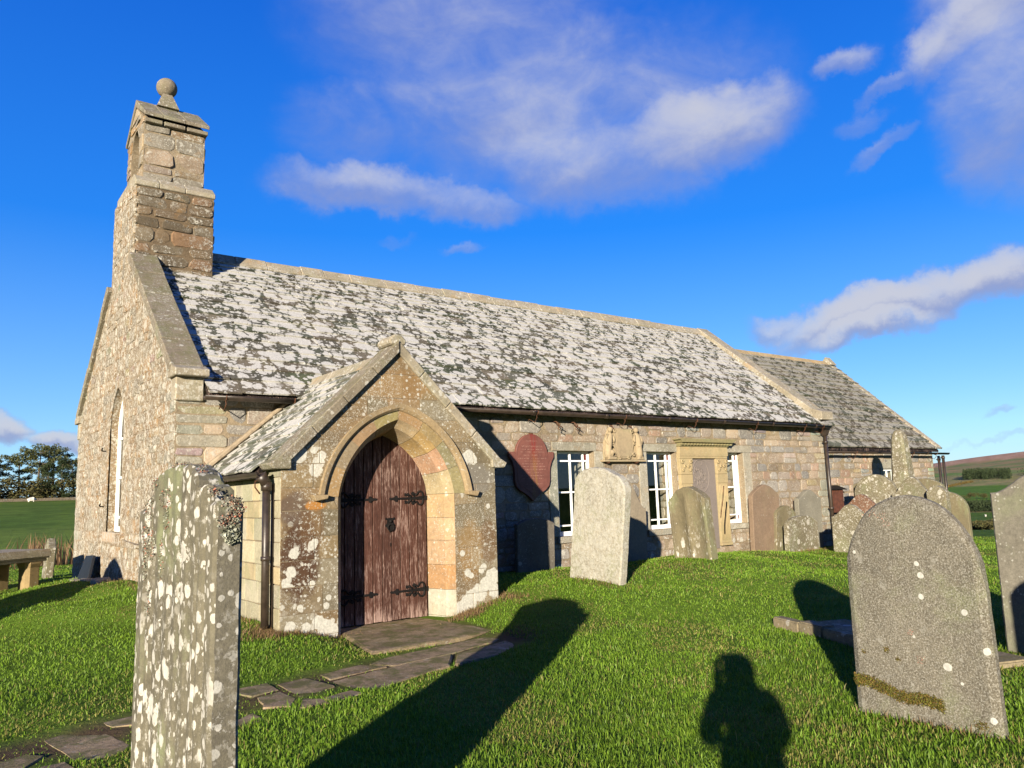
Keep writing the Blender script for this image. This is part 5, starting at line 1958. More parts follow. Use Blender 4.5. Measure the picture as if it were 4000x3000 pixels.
def tufts(name, parent, pts, mat, seed, n, size, normal, cols, whole=False):
    """small leafy lichen or moss: little curled flakes"""
    if len(pts) > 1 and not whole:
        for i, p in enumerate(pts):
            tufts(name, parent, [p], mat, seed + i * 31, n, size, normal, cols)
        return None
    rs = np.random.RandomState(seed)
    V, Fc, C = [], [], []
    nrm = np.array(normal, float)
    for (cx, cy, cz, rx, ry, rz, k) in pts:
        for _ in range(k):
            d = rs.normal(0, 1, 3)
            d /= np.linalg.norm(d)
            p = np.array((cx, cy, cz)) + d * np.array((rx, ry, rz)) * rs.uniform(.2, 1) ** .5
            a = rs.normal(0, 1, 3) + nrm * .6
            a /= np.linalg.norm(a)
            b = np.cross(a, rs.normal(0, 1, 3))
            b /= np.linalg.norm(b)
            s = size * rs.uniform(.5, 1.3)
            i0 = len(V)
            c3 = np.cross(a, b)
            V += [p, p + a * s * .6 + b * s * .5 + c3 * s * .15, p + a * s * 1.2, p + a * s * .6 - b * s * .5 + c3 * s * .15]
            Fc += [i0, i0 + 1, i0 + 2, i0 + 3]
            c = np.array(cols[rs.randint(len(cols))]) * rs.uniform(.7, 1.25)
            C += [c] * 4
    return from_np(name, np.array(V), np.array(Fc), np.full(len(V) // 4, 4), mat, parent, [('blade', 'POINT', np.array(C))])


M['leafy'] = None
m_, g_, b_, o_ = new_mat('leafy_lichen')
g_.put(b_.inputs['Base Color'], g_.n('ShaderNodeAttribute', {'attribute_name': 'blade'}).outputs['Color'])
b_.inputs['Roughness'].default_value = .85
b_.inputs['Specular IOR Level'].default_value = .1
M['leafy'] = m_
greyl = [(.27, .28, .22), (.20, .21, .16), (.32, .33, .27), (.10, .10, .07)]
redl = [(.27, .11, .075), (.19, .09, .06), (.15, .115, .085), (.25, .19, .14), (.10, .085, .07), (.22, .21, .16)]
tufts('lichen_tuft', lh, [(.055, -.575, 1.495, .032, .014, .028, 420)], M['leafy'], 5, 0, .010, (0, -1, 0), greyl)
tufts('lichen_tuft', lh, [(.070, -.57, 1.60, .022, .008, .022, 190), (.075, -.57, 1.575, .030, .008, .020, 160), (.05, -.565, 1.60, .04, .01, .02, 120), (.045, -.57, 1.54, .04, .006, .025, 240), (.02, -.48, 1.64, .02, .03, .02, 90), (.03, -.30, 1.73, .02, .06, .02, 90), (.0, .28, 1.70, .015, .07, .03, 120), (.0, .38, 1.60, .015, .08, .05, 150), (-.002, .1, 1.64, .01, .12, .05, 110), (.0, .45, 1.50, .01, .05, .08, 140), (.03, 0.0, 1.76, .03, .12, .015, 140)], M['leafy'], 6, 0, .0065, (-.3, -.7, .3), redl + greyl[:2])
tufts('lichen_tuft', lh, [(-.002, .42, 1.38, .008, .03, .10, 120), (-.002, .30, 1.46, .008, .03, .09, 110), (0, .14, 1.40, .008, .02, .10, 110), (0, .08, 1.55, .008, .03, .06, 90), (0, .35, 1.22, .008, .03, .07, 70)], M['leafy'], 8, 0, .006, (-1, 0, 0), greyl + redl[:1])


_sp = [(2.428, .438, .032), (2.978, 1.129, .014), (2.162, .955, .019), (2.291, .784, .024), (2.182, .564, .030), (2.539, .996, .026), (2.555, 1.071, .020), (2.546, .861, .022),
       (2.19, .16, .025), (3.055, .236, .026), (3.05, .27, .02), (2.62, .60, .012), (2.35, .35, .012)]
M['g_right'] = stone_mat('speckled_grey_gravestone', (0.116, 0.103, 0.077), .34, dark=(.12, .10, .07), darkamt=.35, darkscale=2.2, lich=((12, .10, .1, .45, .35), (26, .2, .1, .45, .4, 1.2)), speck=.85, speckcol=(.050, .043, .030), fleck=((95, .50, .58, .40, 0), (12, .57, .66, .30, 0)), bump=.005, green=.4,
                         lichcol=(0.426, 0.418, 0.372), spots=[(5.2, a, b, c * .85) for a, b, c in _sp])
# the broad round-topped stone at the right
def bord(t, z):
    # sunk margin following the outline
    zt = dome(.95, 1.45, .45, 'round')(t) if abs(t) < .45 else .95
    e = min(.465 - abs(t), zt + .01 - z)
    return .012 - .012 * max(0, min(1, (e - .028) / .012)) if e < .06 else 0.0


rh = headstone('headstone', 'broad grey round topped headstone with moss along its foot, closest to the right hand corner', 'gravestone', 5.20, 2.61, .925, .06, 1.455, .90, 'round', .095,
               [M['g_right']], 0, 0, 0, bord, 8, GRP, 60, .018, .003, .003, .05)
moss_c = [(.12, .10, .02), (.08, .075, .014), (.13, .135, .025), (.15, .09, .03), (.045, .04, .012)]
mp = []
rs4 = np.random.RandomState(2)
for i in range(44):
    t = i / 43
    yy = .435 - t * .565
    zz = .225 - t * .085 + .012 * math.sin(t * 9) + rs4.uniform(-.008, .008)
    mp.append((-.006, yy, zz - .014, .016, .018, .044, 150))
tufts('moss', rh, mp, M['leafy'], 9, 0, .0075, (-1, 0, .3), moss_c, True)
tufts('moss', rh, [(-.004, .36, .40, .006, .018, .012, 70), (-.004, .20, .435, .008, .020, .025, 120), (-.004, .13, .385, .006, .02, .012, 60), (-.005, -.35, .06, .01, .05, .03, 190)], M['leafy'], 10, 0, .007, (-1, 0, .3), moss_c[:2] + [(.10, .06, .03)])
tufts('lichen_tuft', rh, [(-.003, .15, 1.32, .003, .05, .025, 90), (-.003, .12, 1.27, .003, .03, .03, 60), (-.003, .03, .56, .003, .025, .02, 55), (-.003, -.02, .40, .003, .04, .03, 80), (-.003, .24, 1.34, .003, .06, .03, 60)], M['leafy'], 13, 0, .005, (-1, 0, 0), [(.36, .16, .12), (.30, .28, .22), (.30, .19, .15), (.26, .26, .20)])

headstone('headstone', 'tall speckled headstone with waved top, cut off by the right border of the photo', 'gravestone', 7.80, 2.70, .82, .04, 1.62, 1.44, 'ogee', .11, [M['g_grey']], 0, 0, .5, None, 14, GRP)
headstone('headstone', 'thin leaning headstone half hidden behind the tall speckled one at the right', 'gravestone', 9.0, 3.2, .80, .05, 1.42, 1.30, 'segment', .10, [M['g_flute']], 0, 0, 3.0, None, 15, GRP)
headstone('headstone', 'wide pale headstone whitened all over by lichen, leaning sideways in front of the windows', 'gravestone', 7.75, 8.46, 1.06, .37, 1.60, 1.33, 'round', .15, [M['g_white']], 0, -1, 9.5, None, 16, GRP, 60, .02, .008, .009)


def flutes(t, z):
    g = 0
    for c in (-.19, .17):
        q = (t - c) / .15
        if abs(q) < 1:
            g += .030 * math.cos(q * math.pi / 2)
    for c in (-.36, .0, .36):
        if abs(t - c) < .025:
            g -= .008
    return g * (1 if z < .98 else max(0, (1.12 - z) / .14))


headstone('headstone', 'olive headstone with two broad upright flutes below the carved doorcase', 'gravestone', 10.4, 8.86, .80, .44, 1.21, .98, 'segment', .19, [M['g_flute']], 0, -1, -4, flutes, 17, GRP, 50, .016, .006, .006)
headstone('headstone', 'plain buff headstone leaning on the wall behind the white leaning stone', 'gravestone', 11.14, 11.12, 1.10, .12, 1.72, 1.14, 'ogee', .10, [M['g_slate']], 90, -2, 0, None, 18, GRP)
headstone('headstone', 'tall pinkish brown headstone against the wall beside the third window', 'gravestone', 15.64, 11.06, 1.04, .0, 1.66, 1.40, 'gothic', .12, [M['g_brown']], 90, -2, 0, None, 19, GRP)
headstone('headstone', 'small rounded brown headstone tucked beside the tall pinkish one', 'gravestone', 16.28, 11.0, .80, .05, 1.10, .92, 'segment', .11, [M['g_flute']], 90, -3, 2, None, 20, GRP)
headstone('headstone', 'low round topped headstone white with lichen at its foot, near the corner of the wall', 'gravestone', 16.42, 10.62, 1.22, .06, .85, .62, 'round', .13, [M['g_lich']], 90, -2, 0, None, 21, GRP)
headstone('headstone', 'smooth grey headstone with curved shoulders leaning on the wall by the downpipe', 'gravestone', 17.54, 11.12, 1.0, .0, 1.50, 1.30, 'ogee', .13, [M['g_smooth']], 90, -2, 0, None, 22, GRP)
headstone('headstone', 'lichened headstone with humped top in front of the chancel corner', 'gravestone', 16.0, 9.20, .88, .10, 1.07, .80, 'ogee', .12, [M['g_lich']], 0, 0, 1, None, 23, GRP)
headstone('headstone', 'reddish brown headstone with humped top rising behind the lichened humped one', 'gravestone', 17.45, 9.72, .86, .08, 1.28, 1.02, 'ogee', .12, [M['g_red']], 0, 0, 0, None, 24, GRP)
headstone('headstone', 'wide domed headstone left of the obelisk, dotted with pale lichen', 'gravestone', 18.55, 9.92, 1.06, .08, 1.74, 1.24, 'round', .14, [M['g_lich']], 0, 0, -1, None, 25, GRP)
headstone('headstone', 'plain headstone partly hidden behind the wide domed one', 'gravestone', 19.05, 10.30, .95, .08, 1.62, 1.50, 'segment', .12, [M['g_flute']], 0, 0, 0, None, 26, GRP)
headstone('headstone', 'scrolled headstone edged with white lichen, in front of the obelisk', 'gravestone', 18.4, 8.98, .95, .08, 1.65, 1.25, 'ogee', .13, [M['g_lich']], 0, 0, 0, None, 27, GRP)
headstone('headstone', 'round headstone right of the obelisk, below the end of the chancel gutter', 'gravestone', 19.0, 8.98, .95, .08, 1.60, 1.30, 'round', .13, [M['g_flute']], 0, 0, 0, None, 28, GRP)
headstone('headstone', 'narrow thick headstone with small arched top near the end of the row', 'gravestone', 18.2, 8.34, .42, .08, 1.42, 1.28, 'segment', .22, [M['g_lich']], 0, 0, 0, None, 29, GRP)
headstone('headstone', 'plain arched headstone last in the row, over the shoulder of the broad grey one', 'gravestone', 18.8, 8.42, .94, .06, 1.30, .84, 'round', .12, [M['g_flute']], 0, 0, 0, None, 30, GRP)
headstone('headstone', 'dark headstone standing in the shadow of the porch, its edge catching the sun', 'gravestone', 8.72, 11.0, .86, .18, 1.01, .90, 'segment', .10, [M['g_dark']], 90, -2, 0, None, 31, GRP)
headstone('headstone', 'weathered thin headstone seen edge on beyond the table tomb, left of the gable', 'gravestone', 2.12, 20.5, .62, .08, .92, .72, 'gable', .16, [M['g_lich']], 0, 3, 2, None, 32, GRP)
# stones behind the viewer whose shadows fall into the view
headstone('headstone', 'stone outside the left border that throws the long shadow towards the gable', 'gravestone', -2.7, 10.7, 2.7, .04, 2.05, 1.2, 'gothic', .16, [M['g_lich']], 0, 0, 0, None, 33, GRP)
headstone('headstone', 'stone outside the right border that shades the foot of the tall speckled headstone', 'gravestone', 4.95, .28, .95, .05, 1.46, 1.2, 'round', .12, [M['g_grey']], 0, 0, 0, None, 34, GRP)

# obelisk
ob = thing('obelisk', 'tall tapered stone obelisk with blunt top rising above the row of headstones', 'obelisk', (19.95, 9.90, .06))
bm = bmesh.new()
secs = [(.0, .34), (.35, .34)]
box(bm, (-.42, -.42, -.3), (.42, .42, .35), 0, None, .02)
from_bm('plinth', bm, M['g_flute'], ob)
bm = bmesh.new()
prev = None
for z, h in ((.35, .31), (1.2, .255), (2.0, .20), (2.62, .165), (2.76, .14), (2.86, .09), (2.90, .04)):
    c = .3
    ring = []
    for sx, sy in ((1, 1), (-1, 1), (-1, -1), (1, -1)):
        for k in ((1, 1 - c), (1 - c, 1)) if sx * sy > 0 else ((1 - c, 1), (1, 1 - c)):
            ring.append(bm.verts.new((sx * h * k[0], sy * h * k[1], z)))
    if prev:
        for i in range(8):
            bm.faces.new((prev[i], prev[(i + 1) % 8], ring[(i + 1) % 8], ring[i]))
    prev = ring
bm.faces.new(prev)
from_bm('shaft', bm, M['g_lich'], ob)

# table tomb at the left
tt = thing('table_tomb', 'table tomb with thick stone slab on legs at the left border', 'tomb', (.66, 16.95, .10), rad(32))
bm = bmesh.new()
box(bm, (-1.05, -.62, .64), (1.06, .62, .80), 0, None, .03)
for v in bm.verts:
    v.co.z += .006 * mnoise.noise((v.co.x * 3, v.co.y * 3, 0))
box(bm, (-1.0, -.57, .585), (1.0, .57, .638), 0, None, .01)
from_bm('top_slab', bm, M['coping_pale'], tt)
M['tomb_leg'] = stone_mat('tomb_leg_stone', (0.247, 0.180, 0.090), .2, darkamt=.2, lich=((22, .15, .1, .4, .6),), bump=.004, coords='object')
for (lx, ly) in ((.78, -.40), (.78, .40), (-.78, -.40), (-.78, .40)):
    bm = bmesh.new()
    prev = None
    for z, h in ((-.15, .14), (.48, .14), (.55, .17), (.583, .17)):
        ring = [bm.verts.new((lx + a * h, ly + b * h, z)) for a, b in ((-1, -.6), (-.6, -1), (.6, -1), (1, -.6), (1, .6), (.6, 1), (-.6, 1), (-1, .6))]
        if prev:
            for i in range(8):
                bm.faces.new((prev[i], prev[(i + 1) % 8], ring[(i + 1) % 8], ring[i]))
        prev = ring
    bm.faces.new(prev)
    from_bm('leg', bm, M['tomb_leg'], tt)

# slate fragment and footing stones at the gable
bm = bmesh.new()
prism(bm, [(-.52, 0), (.62, -.05), (.42, .42), (-.30, .46)], 0, -.05, lambda u, z, d: Vector((d, u, z)), 0, .006)
sl = from_bm('slate_slab', bm, plain('dark_slate', (.010, .012, .017), .6, 0, .002, 30, .2))
sl.location = (2.34, 16.2, .33)
sl.rotation_euler = (0, rad(14), 0)
tag(sl, 'broken dark slate slab leaning against the foot of the gable', 'slab')
lab = ['low squared footing stone under the leaning slate slab', 'long flat footing stone at the gable foot, right of the slate slab', 'rounded field stone half sunk in the turf below the gable window']
for k, (yy, zz, sx, sy, sz) in enumerate(((16.7, .24, .16, .45, .10), (15.4, .30, .16, .40, .12), (14.3, .38, .15, .32, .12))):
    bm = bmesh.new()
    ball(bm, (0, 0, 0), 1, 3)
    for v in bm.verts:
        n = mnoise.noise(v.co * 1.7 + Vector((k * 9, 0, 0)))
        c = Vector((max(-.72, min(.72, v.co.x)), max(-.75, min(.75, v.co.y)), max(-.7, min(.7, v.co.z)))) * (1.25 + .2 * n)
        v.co = Vector((c.x * sx, c.y * sy, c.z * sz))
    o = from_bm('boulder', bm, M['coping_pale'])
    o.location = (2.30, yy, zz)
    tag(o, lab[k], 'stone', 'footing stones along the gable')

# low ledger and kerb
lg = thing('grave_kerb', 'low broken kerb of a grave sunk in the grass behind the broad grey headstone', 'grave kerb', (7.2, 4.7, 0.03))
dirk = Vector((-.36, -.933, 0))
per = Vector((.933, -.36, 0))
M['kerb'] = stone_mat('kerb_stone', (0.210, 0.173, 0.112), .3, darkamt=.35, lich=((9, .3, .1, .5, .7), (22, .3, .1, .5, .6)), bump=.008, coords='object', moss=.5, ochre=.3)
for (a, b, w0, w1, h) in ((.0, .44, .0, .13, .17), (.45, .82, .0, .17, .185), (.83, 2.4, .0, .16, .17)):
    bm = bmesh.new()
    O = Vector((7.43, 5.27, 0)) - Vector((7.2, 4.7, 0))
    box(bm, (a, w0, -.15), (b, w1, h), 0, lambda p, q, r_: O + dirk * p + per * q + Vector((0, 0, r_)), .014)
    from_bm('kerb_stone', bm, M['kerb'], lg)
bm = bmesh.new()
box(bm, (.1, .20, -.15), (2.4, .85, .10), 0, lambda p, q, r_: O + dirk * p + per * q + Vector((0, 0, r_)), .014)
from_bm('ledger_slab', bm, M['kerb'], lg)

# ---------------------------------------------------------------- wall monuments
# red memorial tablet
pq = thing('memorial_plaque', 'red memorial plaque with rounded head and rust stain fixed to the wall beside the porch', 'plaque', (8.96, 11.36, 2.1))
m_, g_, b_, o_ = new_mat('red_plaque')
tc = g_.n('ShaderNodeTexCoord').outputs['Object']
s_ = g_.sep(tc)
nn_ = g_.noise(tc, 7, 6, .65)
mp_ = g_.n('ShaderNodeMapping', None, Scale=(1, 1, .12))
g_.put(mp_.inputs['Vector'], tc)
st_ = g_.noise(mp_.outputs[0], 26, 5, .65)
c_ = g_.mix(g_.step(nn_, .3, .7), (.105, .036, .026), (.15, .055, .040))
bandm = g_.math('MULTIPLY', g_.step(g_.math('ABSOLUTE', g_.math('SUBTRACT', s_[0], .035)), .115, .02), g_.step(st_, .38, .6))
c_ = g_.mix(g_.math('MULTIPLY', bandm, .85), c_, g_.mix(g_.step(s_[2], -.1, .45), (.17, .085, .025), (.15, .012, .009)))
g_.put(b_.inputs['Base Color'], c_)
b_.inputs['Roughness'].default_value = .7
M['plaque'] = m_


def plaque_outline(g=0.0):
    L = []
    R_ = .375 - g
    for i in range(13):
        t = math.pi * i / 12
        L.append((R_ * math.cos(t), .26 + R_ * math.sin(t)))
    right = [(.385 - g, .24), (.40 - g, .24), (.40 - g, .30), (.53 - g, .30), (.53 - g, .20 + g), (.46 - g, .12), (.42 - g, .02), (.415 - g, -.10), (.42 - g, -.24), (.39 - g, -.34), (.30, -.42 + g), (.20, -.46 + g), (.10, -.52 + g), (.0, -.62 + g)]
    left_ = [(-x, z) for x, z in right[::-1]][1:]
    return right[::-1] + L + [(-x, z) for x, z in right][:-1] if False else ([(0, -.62 + g)] + right[::-1][1:] + L + [(-x, z) for x, z in right[:-1]])


P0 = lambda u, z, d: Vector((u, -d, z))
bm = bmesh.new()
prism(bm, plaque_outline(), -.02, .045, P0, 0, .008)
from_bm('tablet', bm, M['plaque'], pq)
bm = bmesh.new()
prism(bm, [(x * .86, z * .86 + .01) for x, z in plaque_outline()], .0452, .050, P0)
pan = from_bm('panel', bm, M['plaque'], pq)
M['letters'] = plain('worn_pale_lettering', (.26, .15, .12), .8)
# worn inscription: rows of small strokes, no longer legible
bm = bmesh.new()
rg = random.Random(8)
rows = [(.50, .13, .016), (.40, .24, .030), (.345, .24, .014), (.295, .29, .016), (.235, .20, .026), (.175, .33, .018), (.125, .18, .014), (.075, .24, .018), (.025, .30, .018), (-.03, .31, .016), (-.09, .22, .014), (-.145, .27, .018), (-.195, .25, .015), (-.30, .2, .014), (-.37, .05, .018), (-.43, .06, .015)]
for (z, hw_, hh) in rows:
    u = -hw_
    while u < hw_:
        wl = rg.uniform(.035, .10)
        x = u
        while x < min(u + wl, hw_):
            cw = hh * rg.uniform(.35, .7)
            if rg.random() < .82:
                box(bm, (x, -.0515, z - hh / 2), (x + .0035, -.0495, z + hh / 2))
                if rg.random() < .6:
                    zz = rg.choice((z - hh / 2, z, z + hh / 2 - .004))
                    box(bm, (x + .0036, -.0515, zz), (x + cw, -.0495, zz + .0035))
                if rg.random() < .4:
                    box(bm, (x + cw, -.0515, z - hh / 2 - .0003), (x + cw + .0033, -.0495, z + hh / 2 * rg.choice((0, 1))))
            x += cw + .009
        u += wl + .02
from_bm('inscription', bm, M['letters'], pan)
bm = bmesh.new()
box(bm, (-.04, -.05, .63), (.04, .0, .655), 0, None, .004)
from_bm('fixing', bm, M['rust'], pq)

# carved cartouche
M['carve'] = stone_mat('carved_buff_stone', (0.288, 0.227, 0.144), .16, darkamt=.25, darkscale=5, lich=((26, .1, .1, .4, .5),), bump=.003, coords='object', green=.25)
ca = thing('wall_carving', 'carved stone cartouche between two standing figures, on the wall between the first and second windows', 'carving', (11.33, 11.37, 2.21))
bm = bmesh.new()
prism(bm, [(-.58, 0), (.62, 0), (.62, .04), (-.58, .04)], -.02, .11, P0, 0, .008)
prism(bm, [(-.50, .04), (.55, .04), (.50, .30), (.42, .68), (-.33, .70), (-.48, .40)], -.02, .03, P0, 0, .01)
from_bm('back_slab', bm, M['carve'], ca)
bm = bmesh.new()
sh = [(0, .06), (.10, .07), (.20, .10), (.26, .16), (.24, .24), (.30, .34), (.29, .46), (.24, .54), (.27, .62), (.18, .68), (.08, .66), (0, .675), (-.08, .66), (-.18, .68), (-.27, .62), (-.24, .54), (-.29, .46), (-.30, .34), (-.24, .24), (-.26, .16), (-.20, .10), (-.10, .07)]
prism(bm, [(x + .03, z) for x, z in sh], .03, .075, P0, 0, .012, 2)
prism(bm, [(x * .74 + .03, .08 + (z - .06) * .86 + .02) for x, z in sh], .0745, .084, P0, 0, .004)
for sx in (-1, 1):
    for (cx, cz, r_) in ((.25, .63, .040), (.28, .15, .042), (.31, .38, .03), (.13, .085, .04)):
        tube(bm, [P0(.03 + sx * cx + r_ * math.cos(t) * (1 - t / 16), cz + r_ * math.sin(t) * (1 - t / 16), .078) for t in [i * .5 for i in range(13)]], .013, 6)
from_bm('cartouche', bm, M['carve'], ca)
for s, nm in ((-1, 0), (1, 1)):
    bm = bmesh.new()
    cx = .03 + s * .42
    # robed figure in high relief: head, shoulders, body, arms, feet
    ball(bm, P0(cx - s * .05, .655, .075), .052, 3, 0, (1, 1, 1.15))
    tube(bm, [P0(cx - s * .045, .61, .065), P0(cx - s * .03, .55, .065), P0(cx, .42, .065), P0(cx + s * .02, .28, .06), P0(cx + s * .03, .16, .055), P0(cx + s * .02, .06, .05)], [.028, .068, .080, .075, .085, .07], 12)
    tube(bm, [P0(cx + s * .02, .55, .075), P0(cx + s * .10, .45, .085), P0(cx + s * .05, .35, .11), P0(cx - s * .05, .32, .12)], [.032, .030, .026, .02], 8)
    tube(bm, [P0(cx - s * .09, .55, .075), P0(cx - s * .13, .46, .09), P0(cx - s * .12, .40, .10)], [.03, .026, .02], 8)
    tube(bm, [P0(cx + s * .03, .42, .08), P0(cx + s * .06, .22, .08), P0(cx + s * .10, .08, .07)], [.02, .028, .03], 8)
    bmesh.ops.remove_doubles(bm, verts=bm.verts, dist=.0005)
    from_bm('relief_figure', bm, M['carve'], ca)
bm = bmesh.new()
ball(bm, P0(-.36, .185, .115), .055, 3, 0, (1, 1, 1.05))
ball(bm, P0(-.36, .135, .120), .034, 2, 0, (1, .9, .8))
for dx in (-.02, .02):
    ball(bm, P0(-.36 + dx, .18, .165), .010, 1)
from_bm('carved_skull', bm, M['carve'], ca)
bm = bmesh.new()
prism(bm, [(-.47, .045), (-.24, .045), (-.25, .10), (-.44, .12)], .03, .13, P0, 0, .008)
from_bm('carved_book', bm, M['carve'], ca)
bm = bmesh.new()
prism(bm, [(.40, .045), (.56, .045), (.54, .12), (.42, .14)], .03, .12, P0, 0, .008)
from_bm('carved_book', bm, M['carve'], ca)
for x in (-.44, .38):
    bm = bmesh.new()
    tube(bm, [P0(x, -.02, -.02), P0(x, -.02, .10), P0(x, .0, .12)], .014, 6)
    from_bm('iron_cramp', bm, M['rust'], ca)
for x in (-.27, .28):
    bm = bmesh.new()
    tube(bm, [P0(x, .74, -.02), P0(x, .74, .06), P0(x + .02, .66, .09)], .010, 6)
    from_bm('iron_cramp', bm, M['rust'], ca)

# doorcase monument
M['case'] = stone_mat('doorcase_stone', (0.311, 0.244, 0.137), .15, darkamt=.22, darkscale=3, lich=((24, .1, .1, .4, .5),), bump=.003, coords='object', green=.25, ochre=.2)
M['cornice'] = stone_mat('cornice_stone', (0.195, 0.169, 0.086), .25, darkamt=.4, lich=((26, .2, .1, .4, .5),), bump=.004, coords='object', green=.7)
dc = thing('wall_monument', 'classical buff stone doorcase monument with dentil cornice framing a grey tablet', 'monument', (13.86, 11.37, .33))
bm = bmesh.new()
prism(bm, [(-.84, 2.30), (.92, 2.30), (.96, 2.345), (1.04, 2.36), (1.04, 2.385), (-.92, 2.385), (-.92, 2.36), (-.86, 2.345)], -.02, .21, P0, 0, .006)
for i in range(17):
    u = -.80 + i * .105
    prism(bm, [(u, 2.245), (u + .06, 2.245), (u + .075, 2.30), (u - .005, 2.30)], .0, .155 , P0, 0, .004)
prism(bm, [(-.82, 2.215), (.88, 2.215), (.88, 2.245), (-.82, 2.245)], -.02, .10, P0, 0, .004)
from_bm('cornice', bm, M['cornice'], dc)
bm = bmesh.new()
prism(bm, [(-.80, 2.05), (.86, 2.05), (.86, 2.214), (-.80, 2.214)], -.02, .075, P0, 0, .004)
prism(bm, [(-.82, 2.005), (.84, 2.005), (.84, 2.049), (-.82, 2.049)], -.02, .092, P0, 0, .003)
prism(bm, [(-.82, 1.955), (.82, 1.955), (.82, 2.004), (-.82, 2.004)], -.02, .080, P0, 0, .003)
from_bm('entablature', bm, M['case'], dc)
for s in (-1, 1):
    bm = bmesh.new()
    c = -.60 if s < 0 else .63
    hw_ = .19 if s < 0 else .175
    prism(bm, [(c - hw_, .06), (c + hw_, .06), (c + hw_, 1.60), (c - hw_, 1.60)], -.02, .055, P0, 0, .004)
    for k in range(6):
        u = c - hw_ + .045 + k * (2 * hw_ - .09) / 5.0
        tube(bm, [P0(u, .12, .056), P0(u, 1.36, .056)], .013, 6)
    prism(bm, [(c - hw_ - .02, .0), (c + hw_ + .02, .0), (c + hw_ + .02, .06), (c - hw_ - .02, .06)], -.02, .075, P0, 0, .004)
    prism(bm, [(c - hw_ - .005, 1.40), (c + hw_ + .005, 1.40), (c + hw_ + .005, 1.60), (c - hw_ - .005, 1.60)], -.02, .066, P0, 0, .004)
    from_bm('pilaster', bm, M['case'], dc)
    bm = bmesh.new()
    prism(bm, [(c - hw_, 1.603), (c + hw_, 1.603), (c + hw_ + .03, 1.953), (c - hw_ - .03, 1.953)], -.02, .07, P0, 0, .006)
    for q in (-1, 1):
        for (du, z, r_) in ((.14, 1.88, .045), (.06, 1.78, .035), (.12, 1.70, .03)):
            tube(bm, [P0(c + q * du + r_ * math.cos(t) * (1 - t / 14), z + r_ * math.sin(t) * (1 - t / 14), .085) for t in [i * .5 for i in range(12)]], .016, 6)
    from_bm('capital', bm, M['case'], dc)
bm = bmesh.new()
prism(bm, [(-.405, -.05), (.435, -.05), (.435, 1.95), (-.405, 1.95)], -.02, .012, P0)
tb = from_bm('tablet', bm, stone_mat('grey_tablet', (.165, .14, .125), .12, darkamt=.2, darkscale=3, bump=.002, coords='object'), dc)
bm = bmesh.new()
ov = [(.0 + .29 * math.cos(t), 1.56 + .37 * math.sin(t)) for t in [i * math.pi / 18 for i in range(36)]]
tube(bm, [P0(u - .08, z, .014) for u, z in ov + ov[:1]], .012, 6, 0, False)
for k in range(46):
    t = random.Random(k).uniform(0, 6.28)
    q = random.Random(k + 99).uniform(.1, .82)
    a = random.Random(k + 7).uniform(0, 6.28)
    cx, cz = -.08 + .27 * q * math.cos(t), 1.56 + .33 * q * math.sin(t)
    tube(bm, [P0(cx + .045 * math.cos(a + s * 1.1) * s / 3, cz + .045 * math.sin(a + s * 1.1) * s / 3, .013) for s in range(5)], [.006, .010, .012, .009, .004], 5)
from_bm('oval_relief', bm, tb.data.materials[0], tb)
# iron straps leaning in front of it
for k, (pts, lb) in enumerate((([(14.34, 11.24, .60), (14.34, 11.23, .78), (14.40, 11.235, 1.0), (14.50, 11.25, 1.30)], 'thicker curved rusty iron strap leaning on the grey tablet, lower of the two'),
                               ([(14.26, 11.26, .96), (14.30, 11.26, 1.12), (14.38, 11.26, 1.36), (14.44, 11.26, 1.66)], 'thin curved rusty iron strap leaning on the grey tablet, upper of the two'))):
    bm = bmesh.new()
    tube(bm, pts, .016 - .006 * k, 6)
    o = from_bm('iron_strap', bm, M['rust'] if k else M['iron'])
    tag(o, lb, 'iron strap', 'iron straps on the tablet')

# wooden meter box in the corner
mb = thing('wooden_box', 'small reddish brown wooden cupboard with sloping lid in the corner behind the downpipe', 'cupboard', (19.70, 11.68, .86))
M['boxwood'] = plain('stained_boards', (.085, .032, .018), .6, 0, .002, 30, .3)
bm = bmesh.new()
box(bm, (-.30, -.12, .0), (.22, .11, .60), 0, None, .006)
from_bm('cabinet', bm, M['boxwood'], mb)
bm = bmesh.new()
prism(bm, [(-.15, .60), (.11, .70), (.11, .73), (-.20, .61)], -.36, .34, lambda u, z, d: Vector((d, u, z)), 0, .004)
from_bm('lid', bm, M['iron'], mb)
# ---------------------------------------------------------------- trees and distance
def leaf_mat(name, c1, c2):
    m, g, b, out = new_mat(name)
    rnd = g.n('ShaderNodeNewGeometry').outputs['Random Per Island']
    pos = g.n('ShaderNodeTexCoord').outputs['Object']
    n = g.noise(pos, .9, 3, .6)
    f = g.math('ADD', g.math('MULTIPLY', rnd, .5), g.math('MULTIPLY', g.step(n, .3, .7), .5))
    col = g.mix(f, c1, c2)
    g.put(b.inputs['Base Color'], col)
    b.inputs['Roughness'].default_value = .7
    b.inputs['Specular IOR Level'].default_value = .1
    return m


M['pine'] = leaf_mat('pine_foliage', (.022, .034, .013), (.115, .115, .042))
M['spruce'] = leaf_mat('spruce_foliage', (.012, .022, .011), (.045, .060, .024))
M['autumn'] = leaf_mat('autumn_foliage', (.05, .045, .015), (.13, .085, .025))
M['bark'] = plain('bark', (.085, .065, .045), .9, 0, .01, 12, .3)
M['hedge'] = leaf_mat('hedge_foliage', (.03, .035, .012), (.09, .075, .03))


